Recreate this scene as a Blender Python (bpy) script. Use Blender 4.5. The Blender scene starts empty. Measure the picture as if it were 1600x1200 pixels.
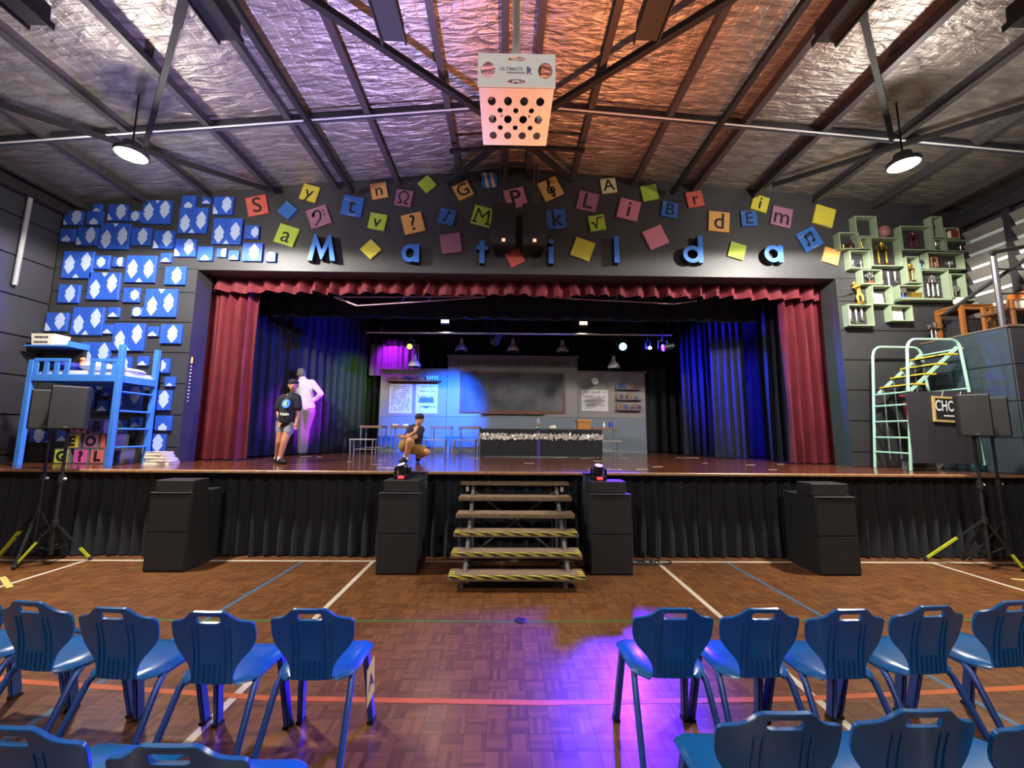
import bpy, bmesh, math, random
from mathutils import Vector, Matrix
R = math.radians
random.seed(7)
sc = bpy.context.scene
col = sc.collection
PI = math.pi

# ------------------------------------------------------------------ camera, world, exposure
F_PX = 620.0
CAM = Vector((-0.15, 0.0, 1.65))
PITCH, YAW, ROLL = math.atan(75 / F_PX), R(0.9), R(0.45)
_f = Vector((math.sin(YAW) * math.cos(PITCH), math.cos(YAW) * math.cos(PITCH), math.sin(PITCH)))
_r0 = Vector((math.cos(YAW), -math.sin(YAW), 0)); _u0 = _r0.cross(_f)
_r = _r0 * math.cos(ROLL) + _u0 * math.sin(ROLL); _u = -_r0 * math.sin(ROLL) + _u0 * math.cos(ROLL)
cd = bpy.data.cameras.new('camera'); cam = bpy.data.objects.new('camera', cd); col.objects.link(cam)
cd.sensor_width = 36.0; cd.lens = F_PX / 1600 * 36; cd.clip_start = 0.05
cam.matrix_world = Matrix(((_r.x, _u.x, -_f.x, CAM.x), (_r.y, _u.y, -_f.y, CAM.y), (_r.z, _u.z, -_f.z, CAM.z), (0, 0, 0, 1)))
sc.camera = cam
w = bpy.data.worlds.new('world'); sc.world = w; w.use_nodes = True
w.node_tree.nodes['Background'].inputs[0].default_value = (0.02, 0.022, 0.03, 1)
w.node_tree.nodes['Background'].inputs[1].default_value = 0.3
vs = sc.view_settings
vs.view_transform = 'Standard'; vs.look = 'None'; vs.gamma = 1; vs.use_curve_mapping = False
vs.exposure = 0.8
P_FLOOD = 780; P_HOUSE = 250; P_BLUE = 4200; P_CEIL = 560   # lamp powers, W

# ------------------------------------------------------------------ helpers
def lin(h):
    h = h.lstrip('#'); c = [int(h[i:i + 2], 16) / 255 for i in (0, 2, 4)]
    return tuple((x / 12.92 if x <= .04045 else ((x + .055) / 1.055) ** 2.4) for x in c) + (1,)

MC = {}
def mat(name, c, rough=.55, metal=0., var=.12, scale=6., bump=0., bscale=60., coat=0., emit=0., c2=None, stretch=None, thr=None, spec=None):
    """procedural principled material: colour varied by noise, optional second colour, fine bump"""
    if name in MC: return MC[name]
    m = bpy.data.materials.new(name); m.use_nodes = True; MC[name] = m
    nt = m.node_tree; N = nt.nodes; L = nt.links; b = N['Principled BSDF']
    c = lin(c) if isinstance(c, str) else c
    tc = N.new('ShaderNodeTexCoord'); mp = N.new('ShaderNodeMapping'); L.new(tc.outputs['Object'], mp.inputs[0])
    if stretch: mp.inputs['Scale'].default_value = stretch
    nz = N.new('ShaderNodeTexNoise'); nz.inputs['Scale'].default_value = scale; nz.inputs['Detail'].default_value = 3
    L.new(mp.outputs[0], nz.inputs['Vector'])
    rp = N.new('ShaderNodeValToRGB'); L.new(nz.outputs[0], rp.inputs[0])
    if c2:
        c2 = lin(c2) if isinstance(c2, str) else c2
        a, d = thr or (.35, .65)
        rp.color_ramp.elements[0].position = a; rp.color_ramp.elements[1].position = d
        rp.color_ramp.elements[0].color = c2; rp.color_ramp.elements[1].color = c
    else:
        rp.color_ramp.elements[0].position = .25; rp.color_ramp.elements[1].position = .75
        rp.color_ramp.elements[0].color = tuple(x * (1 - var) for x in c[:3]) + (1,)
        rp.color_ramp.elements[1].color = tuple(min(1, x * (1 + var)) for x in c[:3]) + (1,)
    L.new(rp.outputs[0], b.inputs['Base Color'])
    b.inputs['Roughness'].default_value = rough; b.inputs['Metallic'].default_value = metal
    if coat: b.inputs['Coat Weight'].default_value = coat; b.inputs['Coat Roughness'].default_value = .12
    if spec is not None: b.inputs['Specular IOR Level'].default_value = spec
    if emit:
        L.new(rp.outputs[0], b.inputs['Emission Color']); b.inputs['Emission Strength'].default_value = emit
    if bump:
        n2 = N.new('ShaderNodeTexNoise'); n2.inputs['Scale'].default_value = bscale; n2.inputs['Detail'].default_value = 2
        L.new(mp.outputs[0], n2.inputs['Vector'])
        bp = N.new('ShaderNodeBump'); bp.inputs['Strength'].default_value = bump; bp.inputs['Distance'].default_value = .01
        L.new(n2.outputs[0], bp.inputs['Height']); L.new(bp.outputs[0], b.inputs['Normal'])
    return m

WL = {}
def wl(o):
    return WL.get(o.name, Vector((0, 0, 0))) if o else Vector((0, 0, 0))

def setp(o, label=None, cat=None, group=None, kind=None):
    if label: o['label'] = label
    if cat: o['category'] = cat
    if group: o['group'] = group
    if kind: o['kind'] = kind
    return o

def thing(name, label, cat, loc=(0, 0, 0), rz=0, group=None, local=False, kind=None):
    o = bpy.data.objects.new(name, None); col.objects.link(o); o.empty_display_size = .1
    o.location = loc; o.rotation_euler = (0, 0, rz)
    WL[o.name] = Vector((0, 0, 0)) if local else Vector(loc)
    return setp(o, label, cat, group, kind)

def link_mesh(name, me, parent=None):
    o = bpy.data.objects.new(name, me); col.objects.link(o)
    if parent:
        o.parent = parent; WL[o.name] = wl(parent)
    return o

def copy_tree(o, parent=None):
    c = o.copy(); col.objects.link(c); c.parent = parent; WL[c.name] = wl(o)
    for ch in list(o.children): copy_tree(ch, c)
    return c

def rotm(rx=0, ry=0, rz=0, t=(0, 0, 0)):
    return Matrix.Translation(t) @ Matrix.Rotation(rz, 4, 'Z') @ Matrix.Rotation(ry, 4, 'Y') @ Matrix.Rotation(rx, 4, 'X')

class MB:
    def __init__(s, T=None): s.v = []; s.f = []; s.mi = []; s.m = 0; s.T = T
    def add(s, vs, fs, T=None):
        k = len(s.v); M = s.T if T is None else (s.T @ T if s.T else T)
        s.v += [tuple(M @ Vector(p)) if M else tuple(p) for p in vs]
        s.f += [tuple(i + k for i in f) for f in fs]; s.mi += [s.m] * len(fs); return s
    def box(s, x0, x1, y0, y1, z0, z1, T=None):
        v = [(x, y, z) for x in (x0, x1) for y in (y0, y1) for z in (z0, z1)]
        return s.add(v, [(0, 1, 3, 2), (4, 6, 7, 5), (0, 4, 5, 1), (2, 3, 7, 6), (0, 2, 6, 4), (1, 5, 7, 3)], T)
    def cbox(s, c, d, T=None):
        return s.box(c[0] - d[0] / 2, c[0] + d[0] / 2, c[1] - d[1] / 2, c[1] + d[1] / 2, c[2] - d[2] / 2, c[2] + d[2] / 2, T)
    def frame(s, p0, p1, up=(0, 0, 1)):
        a = Vector(p0); b = Vector(p1); d = (b - a).normalized(); u = Vector(up)
        if abs(d.dot(u)) > .98: u = Vector((1, 0, 0))
        x = d.cross(u).normalized(); return a, b, x, x.cross(d).normalized()
    def bar(s, p0, p1, w_, h_, up=(0, 0, 1)):
        a, b, x, u = s.frame(p0, p1, up)
        v = [p + x * sx * w_ / 2 + u * sz * h_ / 2 for p in (a, b) for sx, sz in ((-1, -1), (1, -1), (1, 1), (-1, 1))]
        return s.add(v, [(3, 2, 1, 0), (4, 5, 6, 7), (0, 1, 5, 4), (1, 2, 6, 5), (2, 3, 7, 6), (3, 0, 4, 7)])
    def cyl(s, p0, p1, r0, r1=None, n=10):
        r1 = r0 if r1 is None else r1
        a, b, x, u = s.frame(p0, p1); v = []
        for p, r in ((a, r0), (b, r1)):
            for i in range(n):
                t = 2 * PI * i / n; v.append(p + x * math.cos(t) * r + u * math.sin(t) * r)
        return s.add(v, [(i, (i + 1) % n, n + (i + 1) % n, n + i) for i in range(n)] + [tuple(range(n - 1, -1, -1)), tuple(range(n, 2 * n))])
    def tube(s, pts, r, n=8, closed=False):
        P = [Vector(p) for p in pts]; m = len(P); v = []; pu = None
        for i, p in enumerate(P):
            if closed: d = (P[(i + 1) % m] - P[i - 1]).normalized()
            else: d = (P[min(i + 1, m - 1)] - P[max(i - 1, 0)]).normalized()
            u = Vector((0, 0, 1)) if pu is None else pu
            if abs(d.dot(u)) > .98: u = Vector((0, 1, 0)) if abs(d.y) < .9 else Vector((1, 0, 0))
            x = d.cross(u).normalized(); u = x.cross(d).normalized(); pu = u
            rr = r[i] if isinstance(r, (list, tuple)) else r
            v += [p + x * math.cos(2 * PI * k / n) * rr + u * math.sin(2 * PI * k / n) * rr for k in range(n)]
        fs = []
        for i in range(m if closed else m - 1):
            j = (i + 1) % m
            fs += [(i * n + k, i * n + (k + 1) % n, j * n + (k + 1) % n, j * n + k) for k in range(n)]
        if not closed: fs += [tuple(range(n - 1, -1, -1)), tuple(range((m - 1) * n, m * n))]
        return s.add(v, fs)
    def prism(s, poly, y0, y1, T=None):
        """polygon in x,z extruded along y"""
        n = len(poly); v = [(p[0], y0, p[1]) for p in poly] + [(p[0], y1, p[1]) for p in poly]
        return s.add(v, [tuple(range(n)), tuple(range(2 * n - 1, n - 1, -1))] + [(i, n + i, n + (i + 1) % n, (i + 1) % n) for i in range(n)], T)
    def ringprism(s, outer, inner, y0, y1, T=None):
        n = len(outer)
        v = [(p[0], y, p[1]) for y in (y0, y1) for p in outer] + [(p[0], y, p[1]) for y in (y0, y1) for p in inner]
        fs = []
        for i in range(n):
            j = (i + 1) % n
            fs += [(i, j, 2 * n + j, 2 * n + i), (n + j, n + i, 3 * n + i, 3 * n + j), (j, i, n + i, n + j), (2 * n + i, 2 * n + j, 3 * n + j, 3 * n + i)]
        return s.add(v, fs, T)
    def sphere(s, c, r, seg=12, rings=8, T=None):
        r = (r, r, r) if isinstance(r, (int, float)) else r; v = []; fs = []
        for i in range(rings + 1):
            t = PI * i / rings
            for k in range(seg):
                p = 2 * PI * k / seg
                v.append((c[0] + r[0] * math.sin(t) * math.cos(p), c[1] + r[1] * math.sin(t) * math.sin(p), c[2] + r[2] * math.cos(t)))
        for i in range(rings):
            for k in range(seg):
                a, b = i * seg + k, i * seg + (k + 1) % seg
                if i == 0: fs.append((a, b + seg, a + seg)[::-1])
                elif i == rings - 1: fs.append((a, b, a + seg)[::-1])
                else: fs.append((a, b, b + seg, a + seg)[::-1])
        return s.add(v, fs, T)
    def lathe(s, prof, c=(0, 0, 0), n=14, T=None):
        v = []; fs = []
        for r, z in prof:
            v += [(c[0] + r * math.cos(2 * PI * k / n), c[1] + r * math.sin(2 * PI * k / n), c[2] + z) for k in range(n)]
        for i in range(len(prof) - 1):
            fs += [(i * n + k, i * n + (k + 1) % n, (i + 1) * n + (k + 1) % n, (i + 1) * n + k) for k in range(n)]
        fs += [tuple(range(n - 1, -1, -1)), tuple(range((len(prof) - 1) * n, len(prof) * n))]
        return s.add(v, fs, T)
    def stroke(s, pts, w_, y0, y1, T=None):
        """brush stroke in the x,z plane, extruded in y"""
        for (a, b) in zip(pts[:-1], pts[1:]):
            d = Vector((b[0] - a[0], b[1] - a[1]))
            if d.length < 1e-6: continue
            n_ = Vector((-d.y, d.x)).normalized() * w_ / 2; e = d.normalized() * w_ * .3
            s.prism([(a[0] - n_.x - e.x, a[1] - n_.y - e.y), (b[0] - n_.x + e.x, b[1] - n_.y + e.y), (b[0] + n_.x + e.x, b[1] + n_.y + e.y), (a[0] + n_.x - e.x, a[1] + n_.y - e.y)], y0, y1, T)
        return s
    def build(s, name, mats, parent=None, smooth=False, bevel=0., seg=1, label=None):
        me = bpy.data.meshes.new(name); o_ = wl(parent)
        me.from_pydata([(p[0] - o_.x, p[1] - o_.y, p[2] - o_.z) for p in s.v], [], s.f)
        mats = mats if isinstance(mats, (list, tuple)) else [mats]
        for m in mats: me.materials.append(m)
        if len(mats) > 1: me.polygons.foreach_set('material_index', s.mi)
        bm = bmesh.new(); bm.from_mesh(me)
        bmesh.ops.recalc_face_normals(bm, faces=bm.faces)
        if bevel:
            es = [e for e in bm.edges if len(e.link_faces) == 2 and e.calc_face_angle(0) > .5]
            bmesh.ops.bevel(bm, geom=es, offset=bevel, segments=seg, affect='EDGES', clamp_overlap=True)
        bm.to_mesh(me); bm.free()
        if smooth:
            me.polygons.foreach_set('use_smooth', [True] * len(me.polygons))
            me.set_sharp_from_angle(angle=R(40))
        o = link_mesh(name, me, parent)
        if label: o['label'] = label
        return o

def solo(name, mb, mats, label, cat, base=None, group=None, kind=None, **k):
    """a thing made of one mesh with its origin at its base"""
    if base is None:
        xs = [p[0] for p in mb.v]; ys = [p[1] for p in mb.v]; zs = [p[2] for p in mb.v]
        base = ((min(xs) + max(xs)) / 2, (min(ys) + max(ys)) / 2, min(zs))
    mb.v = [(p[0] - base[0], p[1] - base[1], p[2] - base[2]) for p in mb.v]
    o = mb.build(name, mats, None, **k); o.location = base; WL[o.name] = Vector(base)
    return setp(o, label, cat, group, kind)

def struct(name, mb, mats, parent=None, **k):
    o = mb.build(name, mats, parent, **k)
    if parent is None: o['kind'] = 'structure'
    return o

def circle(cx, cz, rx, rz=None, n=20, a0=0):
    rz = rx if rz is None else rz
    return [(cx + rx * math.cos(a0 + 2 * PI * i / n), cz + rz * math.sin(a0 + 2 * PI * i / n)) for i in range(n)]

_tc = {}
def text_geo(body, size=1., offset=0., align='CENTER', shear=0.):
    """outline text as flat geometry in the x,z plane, facing -y"""
    key = (body, size, offset, align, shear)
    if key in _tc: return _tc[key]
    cu = bpy.data.curves.new('lettering', 'FONT'); cu.body = body; cu.size = size; cu.align_x = align; cu.align_y = 'CENTER'
    cu.offset = offset; cu.resolution_u = 3; cu.shear = shear
    ob = bpy.data.objects.new('lettering', cu); col.objects.link(ob)
    dg = bpy.context.evaluated_depsgraph_get(); dg.update()
    me = bpy.data.meshes.new_from_object(ob.evaluated_get(dg))
    vs_ = [(v.co.x, 0, v.co.y) for v in me.vertices]; fs_ = [tuple(p.vertices) for p in me.polygons]
    bpy.data.objects.remove(ob); bpy.data.curves.remove(cu); bpy.data.meshes.remove(me)
    _tc[key] = (vs_, fs_); return vs_, fs_

def lamp(kind, name, loc, energy, color, parent=None, target=None, size=.1, spot=60, blend=.4):
    ld = bpy.data.lights.new(name, kind); ld.energy = energy; ld.color = color
    if kind == 'AREA': ld.shape = 'DISK'; ld.size = size
    else: ld.shadow_soft_size = size
    if kind == 'SPOT': ld.spot_size = R(spot); ld.spot_blend = blend
    o = bpy.data.objects.new(name, ld); col.objects.link(o)
    loc = Vector(loc)
    d = (Vector(target) - loc) if target else Vector((0, 0, -1))
    o.rotation_euler = d.to_track_quat('-Z', 'Y').to_euler()
    if parent: o.parent = parent; loc = loc - wl(parent)
    o.location = loc; return o

def curtain(p0, p1, z0, z1, folds, amp, name, m, parent=None, taper=1., seed=0, nz=6, ragged=0., thick=.012, per=8, gather=None):
    """pleated cloth hanging along the ground line p0..p1, closed with a little thickness"""
    rd = random.Random(seed); a = Vector((p0[0], p0[1])); b = Vector((p1[0], p1[1])); d = b - a; L_ = d.length; d.normalize(); nrm = Vector((d.y, -d.x))
    n = max(8, int(folds * per)); ph = [rd.uniform(-.9, .9) for _ in range(int(folds) + 3)]; am = [rd.uniform(.45, 1.15) for _ in range(int(folds) + 3)]
    hs = [rd.uniform(-1, 1) * ragged for _ in range(int(folds) + 3)]
    mb = MB(); rows = []
    for j in range(nz + 1):
        t = j / nz; row = []
        for i in range(n + 1):
            u = i / n; k = u * folds; q = int(k); fr = k - q
            A = amp * (am[q] * (1 - fr) + am[q + 1] * fr) * (1 - (1 - taper) * t)
            o_ = math.sin(2 * PI * k + ph[q] * .8 * math.sin(PI * fr) + .35 * math.sin(5 * t + q)) * A
            uu = u
            if gather: c_, g = gather; uu = c_ + (u - c_) * (1 - g * t)
            pt = a + d * L_ * uu + nrm * o_
            row.append((pt.x, pt.y, z0 + (hs[q] * (1 - fr) + hs[q + 1] * fr if j == 0 else 0) + (z1 - z0) * t))
        rows.append(row)
    W_ = n + 1; v = [p for r_ in rows for p in r_]; k0 = len(v)
    v += [(p[0] - nrm.x * thick, p[1] - nrm.y * thick, p[2]) for p in v]; fs = []
    for j in range(nz):
        for i in range(n):
            q = (j * W_ + i, j * W_ + i + 1, (j + 1) * W_ + i + 1, (j + 1) * W_ + i); fs.append(q); fs.append(tuple(k0 + x for x in q[::-1]))
    ed = [(i, i + 1) for i in range(n)] + [(nz * W_ + i + 1, nz * W_ + i) for i in range(n)] + [(j * W_, (j + 1) * W_)[::-1] for j in range(nz)] + [(j * W_ + n, (j + 1) * W_ + n) for j in range(nz)]
    fs += [(x, k0 + x, k0 + y, y) for x, y in ed]
    mb.add(v, fs)
    if parent is None:
        return mb
    return mb.build(name, m, parent, smooth=True)

ORD = ['first', 'second', 'third', 'fourth', 'fifth', 'sixth', 'seventh', 'eighth', 'ninth', 'tenth', 'eleventh', 'twelfth', 'thirteenth', 'fourteenth', 'fifteenth', 'sixteenth', 'seventeenth', 'eighteenth']

# ------------------------------------------------------------------ shared materials
m_black = mat('matt_black_paint', '#1c1d22', .6, bump=.1, bscale=90)
m_wall = mat('charcoal_wall_paint', '#37373a', .5, var=.15, scale=1.5, bump=.08, bscale=30)
m_wall2 = mat('charcoal_side_wall', '#36343c', .55, var=.2, scale=1.2)
m_joint = mat('dark_joint', '#141416', .8)
m_steel = mat('dark_steel', '#3a3438', .5, .3, var=.15, scale=3)
m_purlin = mat('brown_primer_purlin', '#4c4548', .45, .35, var=.15, scale=2)
m_blackbar = mat('black_brace_steel', '#100e12', .7)
m_cab = mat('black_speaker_cabinet', '#1b1c1e', .55, bump=.25, bscale=220)
m_grille = mat('charcoal_speaker_grille', '#2a2b2c', .6, .2, bump=.4, bscale=500)
m_chrome = mat('brushed_steel', '#b8b8b8', .3, .9)
m_blkcloth = mat('black_stage_cloth', '#24272e', .85, var=.3, scale=3, bump=.15, bscale=250)
m_white = mat('white_powder_coat', '#e6e6e6', .4, var=.04)
m_gold = mat('gold_plastic', '#d8b04a', .25, .85, var=.1)
m_silver = mat('silver_plastic', '#d5d3d0', .2, .9, var=.06)
m_dwood = mat('dark_trophy_wood', '#3b2018', .4, var=.25, scale=10)
m_wood = mat('orange_brown_wood', '#84501f', .45, var=.25, scale=5, stretch=(1, 6, 6))
m_cream = mat('cream_paper', '#e9e3cf', .7, var=.05)

# ================================================================== STRUCTURE
S = 1.12            # stage level
XL, XR = -7.85, 8.0  # side walls
YW = 6.6            # face of the proscenium wall
def roofz(x): return 6.35 - (.104 * -x if x < 0 else .08 * x)

# ---- hall floor: mosaic parquet
def parquet_material(s=.12):
    m = bpy.data.materials.new('mosaic_parquet'); m.use_nodes = True; nt = m.node_tree; N = nt.nodes; L = nt.links; b = N['Principled BSDF']
    g = N.new('ShaderNodeNewGeometry')
    def vm(op, a, bv=None):
        n = N.new('ShaderNodeVectorMath'); n.operation = op; L.new(a, n.inputs[0])
        if bv is not None: n.inputs[1].default_value = bv
        return n.outputs[0]
    def ma(op, a, bv=None):
        n = N.new('ShaderNodeMath'); n.operation = op
        for i, x in enumerate((a, bv)):
            if x is None: continue
            if isinstance(x, (int, float)): n.inputs[i].default_value = x
            else: L.new(x, n.inputs[i])
        return n.outputs[0]
    p = vm('MULTIPLY', g.outputs['Position'], (1 / s, 1 / s, 0)); fl = vm('FLOOR', p); fr = vm('FRACTION', p)
    c = N.new('ShaderNodeSeparateXYZ'); L.new(fl, c.inputs[0]); f = N.new('ShaderNodeSeparateXYZ'); L.new(fr, f.inputs[0])
    ck = ma('FLOORED_MODULO', ma('ADD', c.outputs[0], c.outputs[1]), 2.)
    mx = N.new('ShaderNodeMix'); L.new(ck, mx.inputs[0]); L.new(f.outputs[0], mx.inputs[2]); L.new(f.outputs[1], mx.inputs[3])
    t = ma('MULTIPLY', mx.outputs[0], 5.); fi = ma('FLOOR', t)
    cb = N.new('ShaderNodeCombineXYZ'); L.new(c.outputs[0], cb.inputs[0]); L.new(c.outputs[1], cb.inputs[1]); L.new(fi, cb.inputs[2])
    wn = N.new('ShaderNodeTexWhiteNoise'); L.new(cb.outputs[0], wn.inputs[0])
    w2 = N.new('ShaderNodeTexWhiteNoise'); L.new(fl, w2.inputs[0])
    tone = ma('ADD', ma('MULTIPLY', wn.outputs[0], .8), ma('MULTIPLY', w2.outputs[0], .2))
    rp = N.new('ShaderNodeValToRGB'); L.new(tone, rp.inputs[0]); e = rp.color_ramp.elements
    e[0].position = .15; e[0].color = lin('#613d24'); e[1].position = .9; e[1].color = lin('#80532f')
    L.new(rp.outputs[0], b.inputs['Base Color']); b.inputs['Roughness'].default_value = .34
    b.inputs['Coat Weight'].default_value = .25; b.inputs['Coat Roughness'].default_value = .22
    return m
m_parq = parquet_material()
floor = struct('floor', MB().box(XL, XR, -6, 5.6, -.2, -.004), m_parq)
TS = .12
def block_mesh():
    g = .0002; a, b_ = g, TS - g; t = .003
    v = [(a, a, -.004), (b_, a, -.004), (b_, b_, -.004), (a, b_, -.004), (a + .0004, a + .0004, 0), (b_ - .0004, a + .0004, 0), (b_ - .0004, b_ - .0004, 0), (a + .0004, b_ - .0004, 0)]
    return v, [(4, 5, 6, 7), (0, 1, 5, 4), (1, 2, 6, 5), (2, 3, 7, 6), (3, 0, 4, 7)]
bv, bf = block_mesh()
bme = bpy.data.meshes.new('parquet_block'); bme.from_pydata(bv, [], bf); bme.materials.append(m_parq)
rest = MB(); cnt = 0
cells = [(i, j) for j in range(11, 46) for i in range(int(XL / TS), int(XR / TS))]
near = set()
for j in range(15, 28):
    yy = (j + .5) * TS; half = yy * 1.18
    for i in range(-30, 30):
        xx = (i + .5) * TS
        if abs(xx + .1) < min(half, 1.5) and len(near) < 300: near.add((i, j))
for (i, j) in cells:
    if (i, j) in near:
        o = link_mesh('parquet_block', bme, floor); o.location = (i * TS, j * TS, 0)
    else:
        rest.add([(p[0] + i * TS, p[1] + j * TS, p[2]) for p in bv], bf)
rest_o = rest.build('parquet_blocks', m_parq, floor); rest_o['kind'] = 'stuff'

m_lw = mat('white_court_paint', '#cfc2ae', .4, var=.1, scale=4); m_lb = mat('blue_court_paint', '#4a6a88', .4, var=.1)
m_lg = mat('green_court_paint', '#4a6a34', .4, var=.1); m_lo = mat('orange_court_paint', '#c0602e', .4, var=.1); m_ly = mat('yellow_court_paint', '#d0c070', .4, var=.1)
_lz = [.0005]
def line(pts, w_, m, lab):
    mb = MB(); _lz[0] += .00006; z = _lz[0]
    for a, b_ in zip(pts[:-1], pts[1:]): mb.bar((a[0], a[1], z), (b_[0], b_[1], z), w_, .001)
    o = mb.build('court_line', m, floor); o['label'] = lab
line([(-7.7, 5.33), (7.8, 5.33)], .05, m_lw, 'white court line along the foot of the stage')
line([(-1.82, -3), (-1.82, 5.33)], .05, m_lw, 'white court line left of the aisle')
line([(1.82, -3), (1.82, 5.33)], .05, m_lw, 'white court line right of the aisle')
line([(-5.42, 2), (-5.42, 5.33)], .05, m_lw, 'white court line by the left speaker stands')
line([(5.5, 2), (5.42, 5.33)], .05, m_lw, 'white court line by the right speaker stands')
line([(-2.85, 1.2), (-2.7, 5.3)], .04, m_lb, 'blue court line on the left'); line([(2.85, 1.2), (2.72, 5.3)], .04, m_lb, 'blue court line on the right')
line([(-7, 3.76), (0, 3.7), (7, 3.76)], .03, m_lg, 'thin green court line')
line([(-4.6, 3.1), (-3.3, 2.87), (-1.6, 2.7), (0.1, 2.65), (1.7, 2.68), (3.24, 2.78), (4.6, 2.95)], .045, m_lo, 'orange court line under the chairs')
line([(-5.75, 4.75), (-5.3, 4.45)], .05, m_ly, 'short yellow court line'); line([(5.75, 4.75), (6.4, 4.6)], .05, m_ly, 'short yellow court line')
solo('floor_socket_plate', MB().lathe([(.055, .0), (.055, .004), (.045, .006), (.0, .006)], (0.0, 3.72, .0018), 18), mat('dark_floor_plate', '#2a1c16', .4), 'small dark round socket plate in the parquet aisle', 'floor plate')

# ---- stage
m_stage = mat('polished_stage_boards', '#6e3d28', .2, var=.3, scale=2.5, stretch=(7, .6, 1), coat=.5)
m_nose = mat('worn_stage_edge', '#a37a55', .4, var=.25, scale=5, stretch=(4, 1, 1))
stage = struct('floor_stage', MB().box(XL, XR, 5.42, 11.3, 1.085, S), m_stage)
MB().box(XL, XR, 5.36, 5.42, S - .035, S + .002).build('stage_nosing', m_nose, stage, bevel=.008)
MB().box(XL, XR, 5.62, 5.66, 0, 1.085).build('fascia', m_black, stage)
rd = random.Random(3)
for i in range(26):   # strips of worn marking tape on the boards
    x = rd.uniform(-4.8, 5); y = rd.uniform(5.7, 8.8); a = rd.uniform(-.3, .3); l_ = rd.uniform(.06, .25)
    MB().bar((x, y, S + .001), (x + l_ * math.cos(a), y + l_ * math.sin(a), S + .001), .035, .0015).build('tape_mark', m_cream, stage)
for k, (x0, x1, n, sd, lab) in enumerate([(-7.8, -4.45, 22, 1, 'black pleated stage skirt at the far left behind the speaker stands'), (-4.45, -1.3, 17, 2, 'black pleated stage skirt between the left cabinet and the stairs'),
                                       (-1.3, 1.3, 15, 3, 'black pleated stage skirt behind the portable stairs'), (1.3, 4.4, 17, 4, 'black pleated stage skirt between the stairs and the right cabinet'), (4.4, 7.95, 22, 5, 'black pleated stage skirt at the far right behind the speaker stands')]):
    solo('stage_skirt', curtain((x0, 5.52), (x1, 5.52), .012, 1.083, n, .06, '', None, seed=sd, taper=.55, nz=5, ragged=.012), m_blkcloth, lab, 'stage skirt', smooth=True, group='stage skirt panels')

# ---- proscenium wall with boards
XO0, XO1, ZO = -5.45, 5.63, 4.38
def gable(x0, x1, z0): # polygon under the roof line
    p = [(x0, z0), (x1, z0), (x1, roofz(x1))]
    if x0 < 0 < x1: p.append((0, roofz(0)))
    return p + [(x0, roofz(x0))]
mb = MB(); mb.box(XL, XO0, YW + .012, YW + .35, 0, ZO); mb.box(XO1, XR, YW + .012, YW + .35, 0, ZO); mb.prism(gable(XL, XR, ZO), YW + .012, YW + .35)
wall_back = struct('wall_back', mb, m_joint)
zs = [S, 1.36, 1.88, 2.40, 2.92, 3.44, 3.96, ZO]
for (a, b_) in ((XL, XO0), (XO1, XR)):
    for z0, z1 in zip(zs[:-1], zs[1:]):
        MB().box(a + .004, b_, YW, YW + .02, z0 + .006, z1 - .008).build('wall_board', m_wall, wall_back, bevel=.004)
MB().prism(gable(XL + .004, XR - .004, ZO - .001), YW, YW + .02).build('header_board', m_wall, wall_back)
mb = MB(); mb.box(XO0, XO0 + .012, YW - .004, YW + .352, S, ZO); mb.build('opening_lining', m_wall, wall_back)
mb = MB(); mb.box(XO1 - .012, XO1, YW - .004, YW + .352, S, ZO); mb.build('opening_lining', m_wall, wall_back)
MB().box(XO0, XO1, YW - .006, YW + .352, ZO - .015, ZO).build('opening_lining', m_wall, wall_back)

# ---- side walls, rear wall
for nm, x, sgn in (('wall_left', XL, -1), ('wall_right', XR, 1)):
    wl_ = struct(nm, MB().box(*sorted((x + sgn * .03, x + sgn * .2)), -6, 11.3, 0, 5.6), m_joint)
    zz = [0, .62, 1.24, 1.86, 2.48, 3.1, 3.72, 4.34, 4.96, 5.5]
    for z0, z1 in zip(zz[:-1], zz[1:]):
        MB().box(*sorted((x, x + sgn * .04)), -6, 6.598, z0 + .008, z1 - .012).build('wall_board', m_wall2, wl_, bevel=.004)
    MB().box(*sorted((x, x - sgn * .14)), -6, 6.598, 5.3, 5.5).build('eaves_beam', m_steel, wl_)
    for y in (1.1, 4.1): MB().box(*sorted((x, x - sgn * .16)), y - .08, y + .08, 0, 5.4).build('portal_column', m_wall2, wl_)
struct('wall_rear', MB().prism(gable(XL, XR, 0), -6.15, -6), m_wall2)
m_void = mat('stage_house_black', '#0d0d12', .8)
struct('wall_stage_back', MB().box(XL, XR, 11.3, 11.4, 0, 5.2), m_void)
struct('ceiling_stage', MB().box(XL, XR, YW + .36, 11.4, 5.1, 5.2), m_void)
# white downpipe and louvred window
mb = MB(); mb.tube([(-7.78, 6.05, 3.85), (-7.78, 6.07, 5.3)], .032, 10); solo('wall_pipe', mb, mat('grey_white_pipe', '#9a989c', .5), 'white vertical pipe on the dark wall at the far left', 'pipe', smooth=True)

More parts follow.
